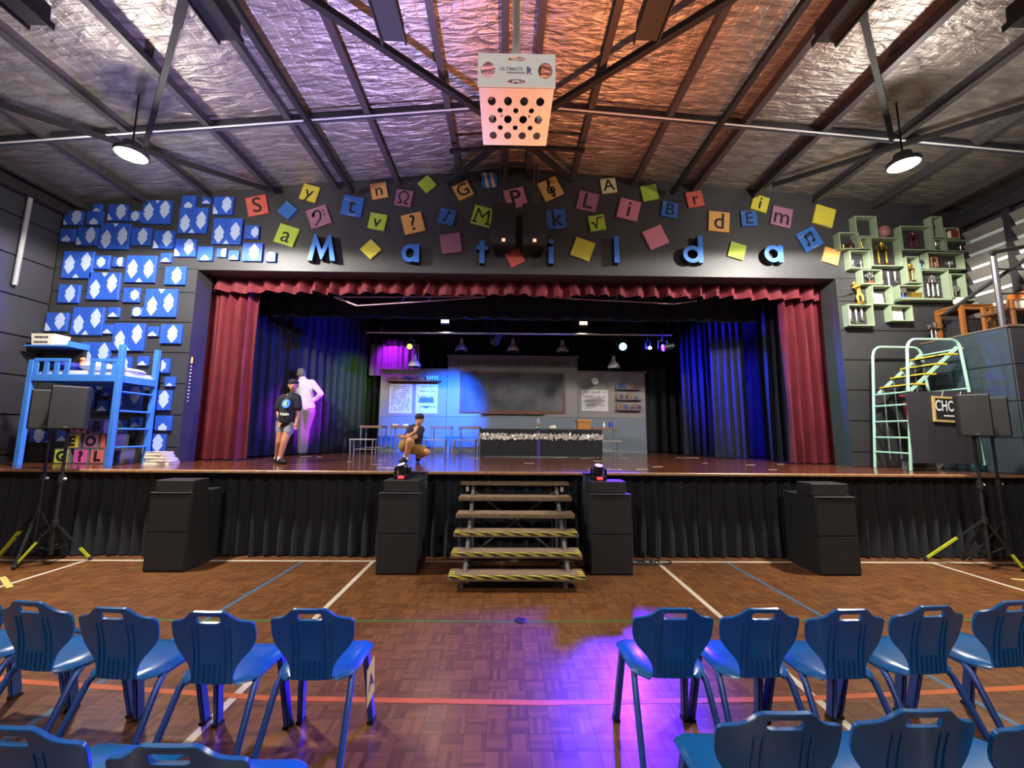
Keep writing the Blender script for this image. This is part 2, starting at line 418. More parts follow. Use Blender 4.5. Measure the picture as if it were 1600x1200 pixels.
m_lou = mat('pale_louvre_glass', '#7d7a76', .35, var=.1, scale=3); m_lous = mat('painted_blade_glint', '#f0f6f6', .3, var=.03)  # near-white strip paints the lamp's reflection along each blade edge
for k, (y0, y1) in enumerate(((5.96, 6.52), (5.2, 5.86), (4.44, 5.1))):
    t = thing('window_%d' % (k + 1), None, None, (XR - .06, (y0 + y1) / 2, 3.3)); t['kind'] = 'structure'
    mb = MB()
    for a, b_ in ((y0 - .05, y0), (y1, y1 + .05)): mb.box(XR - .09, XR - .003, a, b_, 3.28, 5.45 - .02)
    mb.box(XR - .09, XR - .003, y0, y1, 5.40, 5.44); mb.box(XR - .09, XR - .003, y0, y1, 3.28, 3.32); mb.build('window_frame', m_steel, t)
    z = 3.42
    while z < 5.3:
        b = MB(); T = rotm(0, R(-28), 0, (XR - .055, 0, z))
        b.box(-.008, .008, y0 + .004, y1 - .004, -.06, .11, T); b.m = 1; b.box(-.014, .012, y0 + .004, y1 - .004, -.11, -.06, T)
        b.build('louvre_blade', [m_lou, m_lous], t); z += .24

# ---- roof
def foil_material():
    m = bpy.data.materials.new('quilted_foil'); m.use_nodes = True; nt = m.node_tree; N = nt.nodes; L = nt.links; b = N['Principled BSDF']
    tc = N.new('ShaderNodeTexCoord')
    mp = N.new('ShaderNodeMapping'); mp.inputs['Scale'].default_value = (1.6, 5, 1); L.new(tc.outputs['Object'], mp.inputs[0])
    n1 = N.new('ShaderNodeTexNoise'); n1.inputs['Scale'].default_value = 2.2; n1.inputs['Detail'].default_value = 5; n1.inputs['Distortion'].default_value = .6; L.new(mp.outputs[0], n1.inputs['Vector'])
    br = N.new('ShaderNodeTexBrick'); br.offset = 0; br.inputs['Scale'].default_value = 1; br.inputs['Brick Width'].default_value = .13; br.inputs['Row Height'].default_value = .13; br.inputs['Mortar Size'].default_value = .012; br.inputs['Mortar Smooth'].default_value = 1
    L.new(tc.outputs['Object'], br.inputs['Vector'])
    ad = N.new('ShaderNodeMath'); ad.operation = 'MULTIPLY_ADD'; L.new(br.outputs['Fac'], ad.inputs[0]); ad.inputs[1].default_value = -.045; L.new(n1.outputs[0], ad.inputs[2])
    bp = N.new('ShaderNodeBump'); bp.inputs['Strength'].default_value = .6; bp.inputs['Distance'].default_value = .07; L.new(ad.outputs[0], bp.inputs['Height']); L.new(bp.outputs[0], b.inputs['Normal'])
    rp = N.new('ShaderNodeValToRGB'); L.new(n1.outputs[0], rp.inputs[0]); rp.color_ramp.elements[0].position = .3; rp.color_ramp.elements[1].position = .7
    rp.color_ramp.elements[0].color = lin('#8c8684'); rp.color_ramp.elements[1].color = lin('#c0b6ae'); L.new(rp.outputs[0], b.inputs['Base Color'])
    b.inputs['Metallic'].default_value = .8; b.inputs['Roughness'].default_value = .45
    return m
m_foil = foil_material()
PX = [.2, 1.0, 2.1, 3.18, 4.27, 5.35, 6.42, 7.5]
mb = MB(); mb.prism([(XL - .2, roofz(XL) + .06), (0, roofz(0) + .09), (XR + .2, roofz(XR) + .06), (XR + .2, roofz(XR) + .2), (0, roofz(0) + .25), (XL - .2, roofz(XL) + .2)], -6.1, YW + .34)
ceiling = struct('ceiling', mb, m_steel)
edges = [-8.05] + [-p for p in PX[::-1]] + [0] + PX + [8.2]
for a, b_ in zip(edges[:-1], edges[1:]):
    v = []; n = 4
    mb = MB()
    mb.prism([(a, roofz(a)), (b_, roofz(b_)), (b_, roofz(b_) + .03), (a, roofz(a) + .03)], -6, YW - .001)
    mb.build('foil_panel', m_foil, ceiling)
for sgn in (-1, 1):
    for p in PX:
        x = sgn * p; z = roofz(x); mb = MB()
        mb.box(x - .012, x + .012, -6, YW - .002, z - .14, z - .002); mb.box(x - .035, x + .05, -6, YW - .002, z - .15, z - .138); mb.build('purlin', m_purlin, ceiling)
m_bridge = mat('bluegrey_bridging', '#4b4d58', .5, .3)
for a, b_ in zip(edges[:-1], edges[1:]):
    if b_ - a < .15: continue
    MB().bar((a + .03, 5.1, roofz(a) - .08), (b_ - .03, 5.1, roofz(b_) - .08), .03, .13).build('bridging', m_bridge, ceiling)
for a, b_ in ((-7.6, 0), (0, 7.7)):
    MB().tube([(a, 5.02, roofz(a) - .17), (b_, 5.02, roofz(b_) - .17)], .012, 6).build('conduit', m_white, ceiling)
def brace(pts, w_=.075, dz=.27):
    mb = MB(); P = [(x, y, roofz(x) - dz) for x, y in pts]
    for a, b_ in zip(P[:-1], P[1:]): mb.bar(a, b_, w_, w_)
    mb.build('brace', m_blackbar, ceiling)
brace([(-5.1, .6), (0, 5.48), (.97, 6.42)]); brace([(5.0, .6), (0, 5.36), (-1.2, 6.52)], dz=.24)
brace([(-3.5, 3.6), (-5.15, 5.12)], .055); brace([(3.4, 3.45), (5.1, 4.9)], .055); brace([(-3.5, 3.6), (-.6, .9)]); brace([(3.4, 3.45), (.6, .9)])
brace([(-7.4, 3.3), (-4.2, 6.4)], .06, .2); brace([(7.4, 3.1), (4.3, 6.15)], .06, .2)
brace([(-2.85, -6), (-2.85, 6.5)], .07); brace([(2.75, -6), (2.75, 6.5)], .07)
brace([(-1.05, 5.66), (0, 5.66), (1.03, 5.62)], .05, .3)

# black linear fixtures slung under the roof
def heater(x, y1, lab):
    t = thing('ceiling_heater', lab, 'heater', (x, y1 - .7, 5.2), group='black slung fixtures'); m = mat('black_fixture', '#09090b', .6)
    MB().prism([(x - .1, 5.2), (x + .1, 5.2), (x + .085, 5.4), (x - .085, 5.4)], y1 - 1.6, y1).build('housing', m, t, bevel=.006)
    mb = MB(); mb.box(x - .115, x - .1, y1 - 1.62, y1 + .02, 5.18, 5.24); mb.box(x + .1, x + .115, y1 - 1.62, y1 + .02, 5.18, 5.24); mb.build('side_lip', m, t)
    MB().cyl((x + .09, y1 - .35, 5.29), (x + .15, y1 - .35, 5.29), .04, n=10).build('swivel_knob', m, t)
    for yy in (y1 - .35, y1 - 1.3): MB().cyl((x, yy, 5.39), (x, yy, roofz(x) - .01), .008, n=6).build('hanger', m_blackbar, t)
for x, y1, lab in ((-4.33, 3.19, 'black slung ceiling fixture at the far left of the roof'), (-2.72, 3.29, 'black slung ceiling fixture left of the black roof bar'), (-1.21, 3.26, 'black slung ceiling fixture just left of the white projector cage'),
                   (1.1, 3.2, 'black slung ceiling fixture just right of the white projector cage'), (2.74, 3.18, 'black slung ceiling fixture on the right in line with the brace'), (4.31, 3.01, 'black slung ceiling fixture at the far right of the roof')): heater(x, y1, lab)

# round high-bay lamps
m_led = mat('lit_lamp_lens', '#fff6e6', .3, var=.01, emit=60)
def highbay(x, y, z, lab, power, group=None):
    t = thing('high_bay_lamp', lab, 'lamp', (x, y, z), group=group); m = mat('grey_lamp_housing', '#55565a', .4, .6)
    MB().lathe([(.16, 0), (.17, .02), (.17, .05), (.10, .07), (.09, .16), (.03, .17), (.02, .2)], (x, y, z), 20).build('housing', m, t, smooth=True)
    MB().lathe([(.0, -.004), (.145, -.004), (.145, .002), (.0, .002)], (x, y, z), 20).build('lens', m_led, t)
    MB().tube([(x, y, z + .18), (x, y, roofz(x) - .02)], .01, 6).build('hanger', m_blackbar, t)
    lamp('SPOT', 'high_bay_light', (x, y, z - .03), power, (1., .94, .85), t, None, .14, 174, .1); lamp('POINT', 'high_bay_glow', (x, y, z - .2), power * .11, (1., .94, .85), t, None, .14)
highbay(-4.8, 4.6, 5.0, 'glaring round high-bay lamp on the left above the blue panels', P_FLOOD)
highbay(4.89, 4.6, 5.06, 'glaring round high-bay lamp on the right above the trophy boxes', P_FLOOD)
for x, y in ((-2.6, -1.2), (2.6, -1.2)): highbay(x, y, 5.6, 'round high-bay lamp over the %s seats behind the camera' % ('left' if x < 0 else 'right'), P_HOUSE, 'lamps over the seating')

# ---- stage drapery
m_red = mat('crimson_velvet', '#661423', .8, var=.25, scale=3, bump=.2, bscale=200)
m_navy = mat('midnight_velvet', '#1a1f33', .8, var=.3, scale=3, bump=.2, bscale=200)
m_drape = mat('black_velvet', '#14151c', .8, var=.3, scale=3)
def drape(name, p0, p1, z0, z1, n, amp, m, lab, cat='curtain', **k):
    sd = k.pop('seed', int(abs(p0[0]) * 100))
    return solo(name, curtain(p0, p1, z0, z1, n, amp, '', None, seed=sd, **k), m, lab, cat, smooth=True)
drape('stage_curtain', (-5.6, 7.12), (-4.72, 7.17), S + .02, 4.2, 5, .13, m_red, 'crimson velvet curtain drawn to the left side of the stage opening', taper=.75, nz=8)
drape('stage_curtain', (4.98, 7.17), (5.85, 7.12), S + .02, 4.2, 5, .13, m_red, 'crimson velvet curtain drawn to the right side of the stage opening', taper=.75, nz=8)
drape('valance', (-5.7, 6.98), (5.95, 6.98), 4.12, 4.38, 40, .085, m_red, 'ruffled crimson valance across the top of the stage opening', 'valance', ragged=.03, nz=3, per=7)
drape('border_curtain', (-5.9, 7.9), (6.1, 7.9), 3.93, 4.9, 28, .05, m_navy, 'dark border drape hanging behind the crimson valance', 'curtain', ragged=.01)
drape('border_curtain', (-6.2, 8.9), (6.3, 8.9), 4.3, 5.0, 26, .05, m_drape, 'black border drape above the classroom lamps', 'curtain', seed=9)
drape('side_curtain', (-5.45, 7.5), (-3.8, 10.35), S + .02, 4.6, 17, .06, m_navy, 'dark pleated side curtain behind the two standing people', seed=21, nz=6, taper=.7)
drape('side_curtain', (5.7, 7.55), (5.02, 7.75), S + .02, 4.6, 5, .06, m_navy, 'dark side curtain just behind the right crimson curtain', seed=22)
drape('side_curtain', (5.1, 8.55), (4.45, 8.75), S + .02, 4.6, 5, .06, m_navy, 'dark side curtain halfway back on the right of the stage', seed=23)
drape('side_curtain', (4.75, 9.5), (4.2, 9.7), S + .02, 4.6, 4, .06, m_navy, 'furthest back dark side curtain on the right of the stage', seed=24)
drape('side_curtain', (5.9, 8.0), (5.3, 10.9), S + .02, 4.6, 14, .06, m_drape, 'black curtain closing the right wing of the stage', seed=25)
drape('back_curtain', (-5.2, 11.0), (5.6, 11.0), S + .02, 5.05, 40, .06, m_drape, 'black backdrop curtain behind the classroom set', seed=26)
m_mauve = mat('grey_lining_cloth', '#8b8793', .8, var=.15, scale=2)
drape('window_drape', (-3.9, 10.8), (-2.55, 10.8), 3.15, 4.15, 8, .04, m_mauve, 'pale drape glowing magenta above the left classroom flat', seed=27)
drape('window_pelmet', (-4.0, 10.7), (-2.45, 10.7), 4.0, 4.2, 8, .05, m_drape, 'short dark pelmet above the magenta glowing drape', 'pelmet', seed=28)

# ================================================================== WALL DECORATION
# ---- blue stencilled panels
m_pblue = mat('blue_panel_paint', '#2a55c0', .5, var=.22, scale=3, stretch=(6, 1, .6))
m_sten = mat('white_stencil_paint', '#b4c6ea', .6, var=.1, scale=40)
PANELS = [(-5.39,5.62,.17,.16),(-5.69,5.58,.26,.25),(-5.09,5.52,.36,.35),(-7.24,5.44,.15,.15),(-6.22,5.38,.52,.46),(-6.88,5.36,.34,.32),(-6.57,5.3,.22,.20),(-7.26,5.25,.28,.26),(-7.62,5.25,.32,.28),(-5.58,5.24,.53,.51),(-4.98,5.05,.54,.51),(-4.56,5.04,.26,.27),(-6.43,4.93,.34,.34),(-6.88,4.93,.54,.50),(-7.68,4.93,.26,.25),(-7.34,4.92,.36,.35),(-6.04,4.88,.36,.35),(-5.66,4.74,.38,.34),(-4.52,4.68,.36,.35),(-5.04,4.66,.18,.17),(-5.31,4.64,.27,.27),(-4.83,4.62,.19,.18),(-4.20,4.60,.18,.19),(-5.97,4.56,.19,.18),(-6.77,4.47,.18,.18),(-7.04,4.46,.28,.26),(-7.43,4.41,.54,.51),(-6.37,4.35,.54,.51),(-5.78,4.24,.37,.34),(-6.95,4.04,.56,.51),(-7.51,3.90,.37,.34),(-6.47,3.89,.29,.27),(-5.97,3.76,.57,.52),(-6.34,3.60,.19,.17),(-6.73,3.59,.19,.18),(-7.14,3.43,.55,.51),(-7.64,3.41,.37,.34),(-6.79,3.30,.17,.17),(-6.04,3.27,.18,.18),(-5.74,3.23,.37,.35),(-6.43,3.17,.55,.5),(-6.94,2.85,.51,.48),(-6.15,2.77,.19,.17),(-6.49,2.70,.33,.29),(-5.83,2.69,.27,.26),(-6.21,2.53,.18,.17),(-5.67,2.43,.18,.17),(-6.67,2.26,.16,.16),(-7.07,2.19,.47,.44),(-6.34,2.17,.54,.50),(-5.79,2.12,.37,.35),(-7.66,2.12,.32,.31),(-6.71,2.02,.18,.19),(-6.15,1.76,.18,.17),(-5.70,1.75,.28,.26),(-6.44,1.65,.32,.30),(-7.28,1.53,.19,.19),(-7.64,1.53,.33,.24),(-5.81,1.41,.37,.35)]
LOZ = [(0, .5), (.36, .25), (.5, .12), (.38, 0), (.5, -.12), (.36, -.25), (0, -.5), (-.36, -.25), (-.5, -.12), (-.38, 0), (-.5, .12), (-.36, .25)]
def clip(poly, hw, hh):
    for ax, sg, lim in ((0, 1, hw), (0, -1, hw), (1, 1, hh), (1, -1, hh)):
        out = []
        for i in range(len(poly)):
            a, b = poly[i - 1], poly[i]; ia, ib = a[ax] * sg <= lim, b[ax] * sg <= lim
            if ia != ib:
                t = (lim * sg - a[ax]) / (b[ax] - a[ax]); out.append((a[0] + t * (b[0] - a[0]), a[1] + t * (b[1] - a[1])))
            if ib: out.append(b)
        poly = out
        if len(poly) < 3: return None
    return poly
rows = []
for p in sorted(PANELS, key=lambda q: -q[1]):
    for r_ in rows:
        if abs(r_[0][1] - p[1]) < .24: r_.append(p); break
    else: rows.append([p])
rd = random.Random(11)
for ri, row in enumerate(rows):
    row.sort()
    for ci, (x, z, w_, h_) in enumerate(row):
        w_ *= .93; h_ *= .93; big = w_ > .42; med = w_ > .28
        sizew = 'large' if big else 'medium' if med else 'small'
        if big: spots = [(-.13, rd.choice((-.06, .0))), (.14, rd.choice((.0, .05))), (0, rd.choice((.33, -.33)))]
        elif med: spots = rd.choice([[(.03, .0)], [(.06, .02), (-.16, -.17)], [(-.09, -.02), (.17, .02)], [(0, .02), (.15, -.2)]])
        else: spots = rd.choice([[(0, 0)], [(0, -.12)], [(.06, 0)], [(0, -.1)]])
        t = thing('stencilled_panel', '%s blue stencilled panel, %s from left in row %s of panels left of stage' % (sizew, ORD[ci], ORD[ri]), 'wall panel', (x, YW - .03, z), group='blue panels left of the stage')
        MB().box(x - w_ / 2, x + w_ / 2, YW - .045, YW - .001, z - h_ / 2, z + h_ / 2).build('canvas', m_pblue, t, bevel=.004)
        lw, lh = (.17, .34) if big else (.17, .31) if med else (.15, .2)
        for sx, sz in spots:
            q = clip([(sx + a * lw, sz + b * lh) for a, b in LOZ], w_ / 2 - .004, h_ / 2 - .004)
            if q: MB().prism([(x + a, z + b) for a, b in q], YW - .0475, YW - .045).build('lozenge', m_sten, t)

# ---- letter cards on the header
CC = dict(coral=('#c95a4e', '#d9b04a'), yellow=('#cfc23e', '#5f8fc0'), blue=('#2d62b0', '#c9b48a'), peach=('#d9a25a', '#e0b060'), mauve=('#9a6684', '#b09070'), lime=('#a9c23a', '#6aa0c8'), pink=('#c9788c', '#d59a70'), cream=('#d8d0a0', '#8f90b8'))
CM = {k: mat('card_' + k, a, .6, c2=b, scale=1.6, stretch=(1, 1, 9), thr=(.33, .37)) for k, (a, b) in CC.items()}
m_ink = mat('black_card_ink', '#16130f', .6)
STRK = {
 'M': [[(-.3, -.32), (-.24, .3), (0, -.06), (.24, .3), (.3, -.32)], [(-.38, -.32), (-.2, -.32)], [(.2, -.32), (.38, -.32)]],
 'Ω': [[(-.28, -.32), (-.1, -.32), (-.1, -.22), (-.24, -.02), (-.22, .2), (-.08, .32), (.08, .32), (.22, .2), (.24, -.02), (.1, -.22), (.1, -.32), (.28, -.32)]],
 '√': [[(-.3, .0), (-.2, .04), (-.08, -.3), (.06, .28), (.32, .28)]],
 'bass': [[(-.2, .08), (-.14, .16), (-.2, .2), (-.22, .06), (-.1, .26), (.06, .26), (.12, .1), (.04, -.12), (-.22, -.34)], [(.24, .2), (.26, .18)], [(.24, .02), (.26, .0)]],
 'treble': [[(.0, -.36), (-.08, -.32), (.0, -.4), (.06, -.3), (-.03, .2), (.02, .38), (.08, .36), (.06, .22), (-.14, .02), (-.16, -.14), (-.02, -.22), (.14, -.14), (.12, .0), (.0, .02), (-.06, -.08), (.0, -.14)]],
 'note': [[(-.12, -.26), (-.06, -.22), (-.14, -.2), (-.06, -.26)], [(-.04, -.22), (.02, .3), (.12, .2), (.2, .22)]],
 'notes': [[(-.2, -.24), (-.14, -.2), (-.22, -.18)], [(-.12, -.2), (-.14, .2), (.18, .26), (.16, -.12)], [(.1, -.16), (.14, -.12), (.06, -.1)], [(-.14, .12), (.18, .18)]]}
CARDS = [('S',-4.52,5.54,.35,13.5,'coral'),('y',-3.63,5.79,.29,-15,'yellow'),('',-3.99,5.46,.25,-38,'blue'),('t',-2.87,5.56,.36,-9,'blue'),('n',-2.42,5.86,.28,12,'peach'),('Ω',-1.98,5.73,.29,-8,'mauve'),('bass',-3.44,5.35,.36,21,'mauve'),('v',-2.42,5.28,.29,-10,'lime'),('a',-3.97,5.0,.35,-17,'lime'),('',-2.51,4.77,.26,-44,'yellow'),('?',-1.8,5.26,.36,15,'peach'),('',-1.58,6.0,.24,43,'lime'),('G',-.94,5.89,.29,28,'peach'),('stripe',-.48,6.09,.28,2,'blue'),('P',-.01,5.76,.36,15,'pink'),('treble',.61,5.95,.36,26,'peach'),('L',1.27,5.72,.35,-13,'mauve'),('A',1.65,6.03,.27,8,'cream'),('i',2.0,5.58,.37,-14,'pink'),('note',-1.21,5.39,.28,-13,'blue'),('M',-.59,5.41,.35,-14,'lime'),('k',.71,5.38,.35,6,'blue'),('√',1.43,5.32,.28,10,'lime'),('',-1.13,4.9,.35,9,'mauve'),('',-.01,4.65,.26,27,'coral'),('',1.17,4.83,.35,-20,'yellow'),('',2.38,5.91,.28,11,'lime'),('B',2.73,5.59,.28,-11,'blue'),('r',3.19,5.80,.29,11,'coral'),('',2.46,5.07,.36,24,'pink'),('d',3.6,5.38,.37,-5,'peach'),('E',4.14,5.45,.28,2,'blue'),('i',4.36,5.74,.29,-17,'yellow'),('m',4.73,5.49,.36,-13,'mauve'),('',5.5,5.52,.36,-17,'yellow'),('notes',5.2,5.08,.37,27,'blue'),('',5.56,4.77,.28,-17,'peach'),('',3.89,4.84,.28,-17,'lime')]
GN = {'Ω': 'an omega', '√': 'a root sign', 'bass': 'a bass clef', 'treble': 'a treble clef', 'note': 'a single music note', 'notes': 'a pair of music notes', '?': 'a question mark', 'stripe': 'two diagonal stripes'}
BL = {-3.99: 'blank blue streaked card tilted between the coral S and the bass clef', -2.51: 'blank yellow diamond card right of the big blue M', -1.58: 'lime and blue diamond card near the roof left of centre', -1.13: 'blank mauve streaked card left of the big blue t', -.01: 'coral diamond card just below the hanging speakers', 1.17: 'blank yellow card right of the big blue i',
      2.38: 'blank lime and blue card above the blue B card', 2.46: 'blank pink card left of the big blue d', 5.5: 'blank yellow card at the far right of the header', 5.56: 'small blank orange card at the lower right end of the header', 3.89: 'blank lime card between the last two big blue letters'}
for ch, x, z, s, a, c in CARDS:
    lab = BL[x] if ch == '' else '%s card painted with %s' % (c, GN.get(ch, ('a capital ' if ch.isupper() else 'a small ') + 'letter ' + ch))
    if ch == 'i': lab += ' near the blue glow' if c == 'pink' else ', one corner cut off'
    t = thing('letter_card', lab, 'card', (x, YW - .02, z), group='cards on the header', local=True); t.rotation_euler = (0, -R(a), 0); h = s / 2
    poly = [(-h, -h), (h, -h), (h, h), (-h, h)]
    if ch == 'i' and c == 'yellow': poly = [(-h, -h), (h, -h), (h, h), (-h * .35, h), (-h, h * .3)]
    MB().prism(poly, -.012, .019).build('board', CM[c], t, bevel=.002)
    mb = MB()
    if ch == 'stripe':
        for k in (-1, 1): mb.prism([(-.08 * s + k * .2 * s - .1 * s, h), (.1 * s + k * .2 * s - .1 * s, h), (.3 * s + k * .2 * s - .1 * s, -h), (.1 * s + k * .2 * s - .1 * s, -h)], -.014, -.012)
        mb.build('painted_stripe', mat('card_stripe', '#d0b088', .6), t); continue
    if ch in STRK:
        for st in STRK[ch]: mb.stroke([(p[0] * s * 1.15, p[1] * s * 1.15) for p in st], .075 * s, -.016, -.012)
    elif ch:
        v, f = text_geo(ch, 1.12 * s, .007 * s); mb.add(v, f, rotm(t=(0, -.014, -.02 * s)))
    if ch: mb.build('painted_letter', m_ink, t)

# ---- big blue letters
m_bl = mat('bright_blue_letter', '#2f6fc8', .45, var=.06); m_bls = mat('black_letter_side', '#0e1018', .6)
def big_letter(kind, x0, z0, x1, z1, lab):
    w_ = x1 - x0; h_ = z1 - z0; st = .085; cx = (x0 + x1) / 2; y0, y1 = YW - .12, YW - .001
    mb = MB(); polys = []; rings = []
    if kind == 'M': polys = [[(x0, z0), (x0 + st, z0), (x0 + w_ * .27, z0 + h_ * .62), (cx - .01, z0 + .02), (cx + .01, z0 + .02), (x1 - w_ * .27, z0 + h_ * .62), (x1 - st, z0), (x1, z0), (x1 - w_ * .2, z1), (x1 - w_ * .27, z1), (cx, z0 + h_ * .4), (x0 + w_ * .27, z1), (x0 + w_ * .2, z1)]]
    elif kind in 'ad':
        bh = h_ if kind == 'a' else .31
        rings = [(circle(x0 + w_ * .47, z0 + bh / 2, w_ * .47, bh / 2, 24), circle(x0 + w_ * .47, z0 + bh / 2, w_ * .47 - st * .85, bh / 2 - st * .85, 24))]
        polys = [[(x1 - st, z0), (x1, z0), (x1, z1), (x1 - st, z1)]]
    elif kind == 't': polys = [[(cx - st / 2, z0), (cx + st / 2, z0), (cx + st / 2, z1), (cx - st / 2, z1)], [(x0 - .02, z1 - .17), (x1 + .02, z1 - .17), (x1 + .02, z1 - .1), (x0 - .02, z1 - .1)]]
    elif kind == 'i': polys = [[(cx - st / 2, z0), (cx + st / 2, z0), (cx + st / 2, z1 - .14), (cx - st / 2, z1 - .14)], circle(cx, z1 - .045, .045, n=16)]
    else: polys = [[(cx - st / 2, z0), (cx + st / 2, z0), (cx + st / 2, z1), (cx - st / 2, z1)]]
    k = 0
    t = thing('wall_letter', lab, 'letter', (cx, YW - .06, z0), group='big blue letters over the stage')
    for a, b in rings: mb.ringprism(a, b, y0 + .012, y1)
    for i, p in enumerate(polys): mb.prism(p, y0 + .012 + .0004 * (i + 1), y1)
    mb.build('letter_body', m_bls, t)
    mb = MB()
    for a, b in rings: mb.ringprism(a, b, y0, y0 + .014)
    for i, p in enumerate(polys): mb.prism(p, y0 - .0004 * (i + 1), y0 + .014)
    mb.build('letter_face', m_bl, t)
for k, x0, z0, x1, z1, lab in (('M', -3.54, 4.51, -3.07, 4.98, 'big blue block letter M, first of the word over the stage'), ('a', -1.95, 4.51, -1.65, 4.83, 'big blue block letter a right after the M'), ('t', -.66, 4.51, -.5, 4.92, 'big blue block letter t left of the hanging speakers'),
    ('i', .56, 4.52, .65, 4.96, 'big blue block letter i right of the hanging speakers'), ('l', 1.69, 4.55, 1.79, 5.03, 'big blue block letter l between the i and the d'), ('d', 2.89, 4.57, 3.24, 5.06, 'big blue block letter d on the right of the header'), ('a', 4.31, 4.6, 4.64, 4.91, 'big blue block letter a, last of the word')): big_letter(k, x0, z0, x1, z1, lab)

# ---- pale green display boxes and what stands in them
m_grn = mat('pale_green_box_paint', '#93a386', .5, var=.06); m_in = mat('box_lining', '#4a4a50', .6)
YB = 6.475
BOXES = [(6.15,5.28,.39,.39,'top left'),(5.82,5.01,.36,.31,'holding a dark ornament'),(6.09,4.97,.17,.21,'narrow with one gold figure'),(6.46,4.82,.54,.53,'large with the tallest gold trophy'),(7.03,5.08,.56,.45,'wide with a red-brown trophy'),(7.42,5.29,.21,.40,'tall and narrow at the top right'),(7.67,5.18,.27,.21,'holding a red book'),(7.42,4.96,.20,.22,'holding a silver cup'),(7.75,4.95,.43,.22,'wide and low at the far right'),(5.98,4.67,.36,.33,'with two small silver figures'),(6.90,4.5,.24,.48,'tall with a gold figure on a column'),(7.50,4.67,.66,.31,'widest with a brown plaque'),(6.16,4.36,.36,.27,'holding a cup on a brown base'),(6.31,4.04,.36,.34,'with a framed certificate'),(6.82,4.10,.43,.24,'holding a blue cup and gold box'),(7.27,4.24,.50,.53,'large with a silver column trophy'),(7.67,4.22,.27,.44,'holding a small glass cup'),(5.90,3.68,.44,.38,'lowest left with three medals'),(6.61,3.72,.39,.28,'lowest with a leaning certificate')]
for x, z, w_, h_, d in BOXES:
    t = thing('display_box', 'pale green wall box, ' + d, 'display box', (x, YW - .1, z - h_ / 2), group='display boxes right of the stage'); q = .018
    x0, x1, z0, z1 = x - w_ / 2 + .002, x + w_ / 2 - .002, z - h_ / 2 + .002, z + h_ / 2 - .002
    MB().box(x0, x1, YB, YW - .001, z0, z0 + q).build('bottom_panel', m_grn, t); MB().box(x0, x1, YB, YW - .001, z1 - q, z1).build('top_panel', m_grn, t)
    MB().box(x0, x0 + q, YB, YW - .001, z0 + q, z1 - q).build('side_panel', m_grn, t); MB().box(x1 - q, x1, YB, YW - .001, z0 + q, z1 - q).build('side_panel', m_grn, t)
def T_column(x, z, h_, lab, metal, cols=2, y=6.54, fig=True, wid=.14):
    t = thing('trophy', lab, 'trophy', (x, y, z), group='trophies right of the stage')
    MB().box(x - wid * .75, x + wid * .75, y - .045, y + .045, z, z + .05).build('base', m_dwood, t, bevel=.006)
    ch = h_ * .5
    for k in range(cols):
        xx = x + (k - (cols - 1) / 2) * wid; MB().cyl((xx, y, z + .05), (xx, y, z + .05 + ch), .018, n=10).build('column', metal, t, smooth=True)
    MB().box(x - wid * .7, x + wid * .7, y - .04, y + .04, z + .05 + ch, z + .07 + ch).build('deck', m_dwood, t)
    zz = z + .07 + ch; r_ = h_ - ch - .07
    MB().lathe([(.03, 0), (.012, .1 * r_), (.012, .3 * r_), (.04, .5 * r_), (.045, .75 * r_), (.02, .8 * r_), (.03, .9 * r_), (.0, r_)], (x, y, zz), 12).build('cup', metal, t, smooth=True)
    if fig:
        for sx in (-1, 1): MB().lathe([(.014, 0), (.006, .02), (.016, .05), (.01, .08), (0, .09)], (x + sx * wid * .6, y, zz), 8).build('finial', metal, t, smooth=True)
def T_cup(x, z, h_, lab, metal, y=6.54, base=m_dwood):
    t = thing('trophy_cup', lab, 'trophy', (x, y, z), group='trophies right of the stage')
    MB().box(x - .04, x + .04, y - .035, y + .035, z, z + h_ * .28).build('base', base, t, bevel=.005)
    MB().lathe([(.02, .28 * h_), (.008, .4 * h_), (.01, .5 * h_), (.04, .65 * h_), (.05, h_), (.044, h_), (.03, .68 * h_), (0, .62 * h_)], (x, y, z), 12).build('cup', metal, t, smooth=True)
    for sx in (-1, 1): MB().tube([(x + sx * .04, y, z + h_ * .68), (x + sx * .07, y, z + h_ * .75), (x + sx * .065, y, z + h_ * .9), (x + sx * .047, y, z + h_ * .93)], .005, 6).build('handle', metal, t)
def T_fig(x, z, h_, lab, metal, y=6.54):
    t = thing('trophy_figure', lab, 'trophy', (x, y, z), group='trophies right of the stage')
    MB().lathe([(.03, 0), (.028, .12 * h_), (.012, .16 * h_), (0, .17 * h_)], (x, y, z), 10).build('base', m_dwood, t)
    mb = MB(); mb.cyl((x - .01, y, z + .16 * h_), (x, y, z + .5 * h_), .009); mb.cyl((x + .018, y, z + .16 * h_), (x, y, z + .5 * h_), .009); mb.cyl((x, y, z + .48 * h_), (x, y, z + .8 * h_), .014, .02); mb.sphere((x, y, z + .92 * h_), .018, 8, 6); mb.cyl((x, y, z + .76 * h_), (x + .05, y, z + .9 * h_), .007); mb.cyl((x, y, z + .76 * h_), (x - .05, y, z + .62 * h_), .007)
    mb.build('figure', metal, t, smooth=True)
m_rib = mat('pink_medal_ribbon', '#c890a8', .6, c2='#e8dce0', scale=20, stretch=(6, 1, .3)); m_med = mat('dull_medal', '#9a968c', .35, .8)
def medal(x, z, l_, lab, y=6.57):
    t = thing('medal', lab, 'medal', (x, y, z - l_), group='medals right of the stage')
    MB().prism([(x - .018, z), (x + .018, z), (x + .008, z - l_ + .04), (x - .008, z - l_ + .04)], y, y + .006).build('ribbon', m_rib, t)
    MB().cyl((x, y - .004, z - l_ + .015), (x, y + .008, z - l_ + .015), .03, n=14).build('disc', m_med, t)
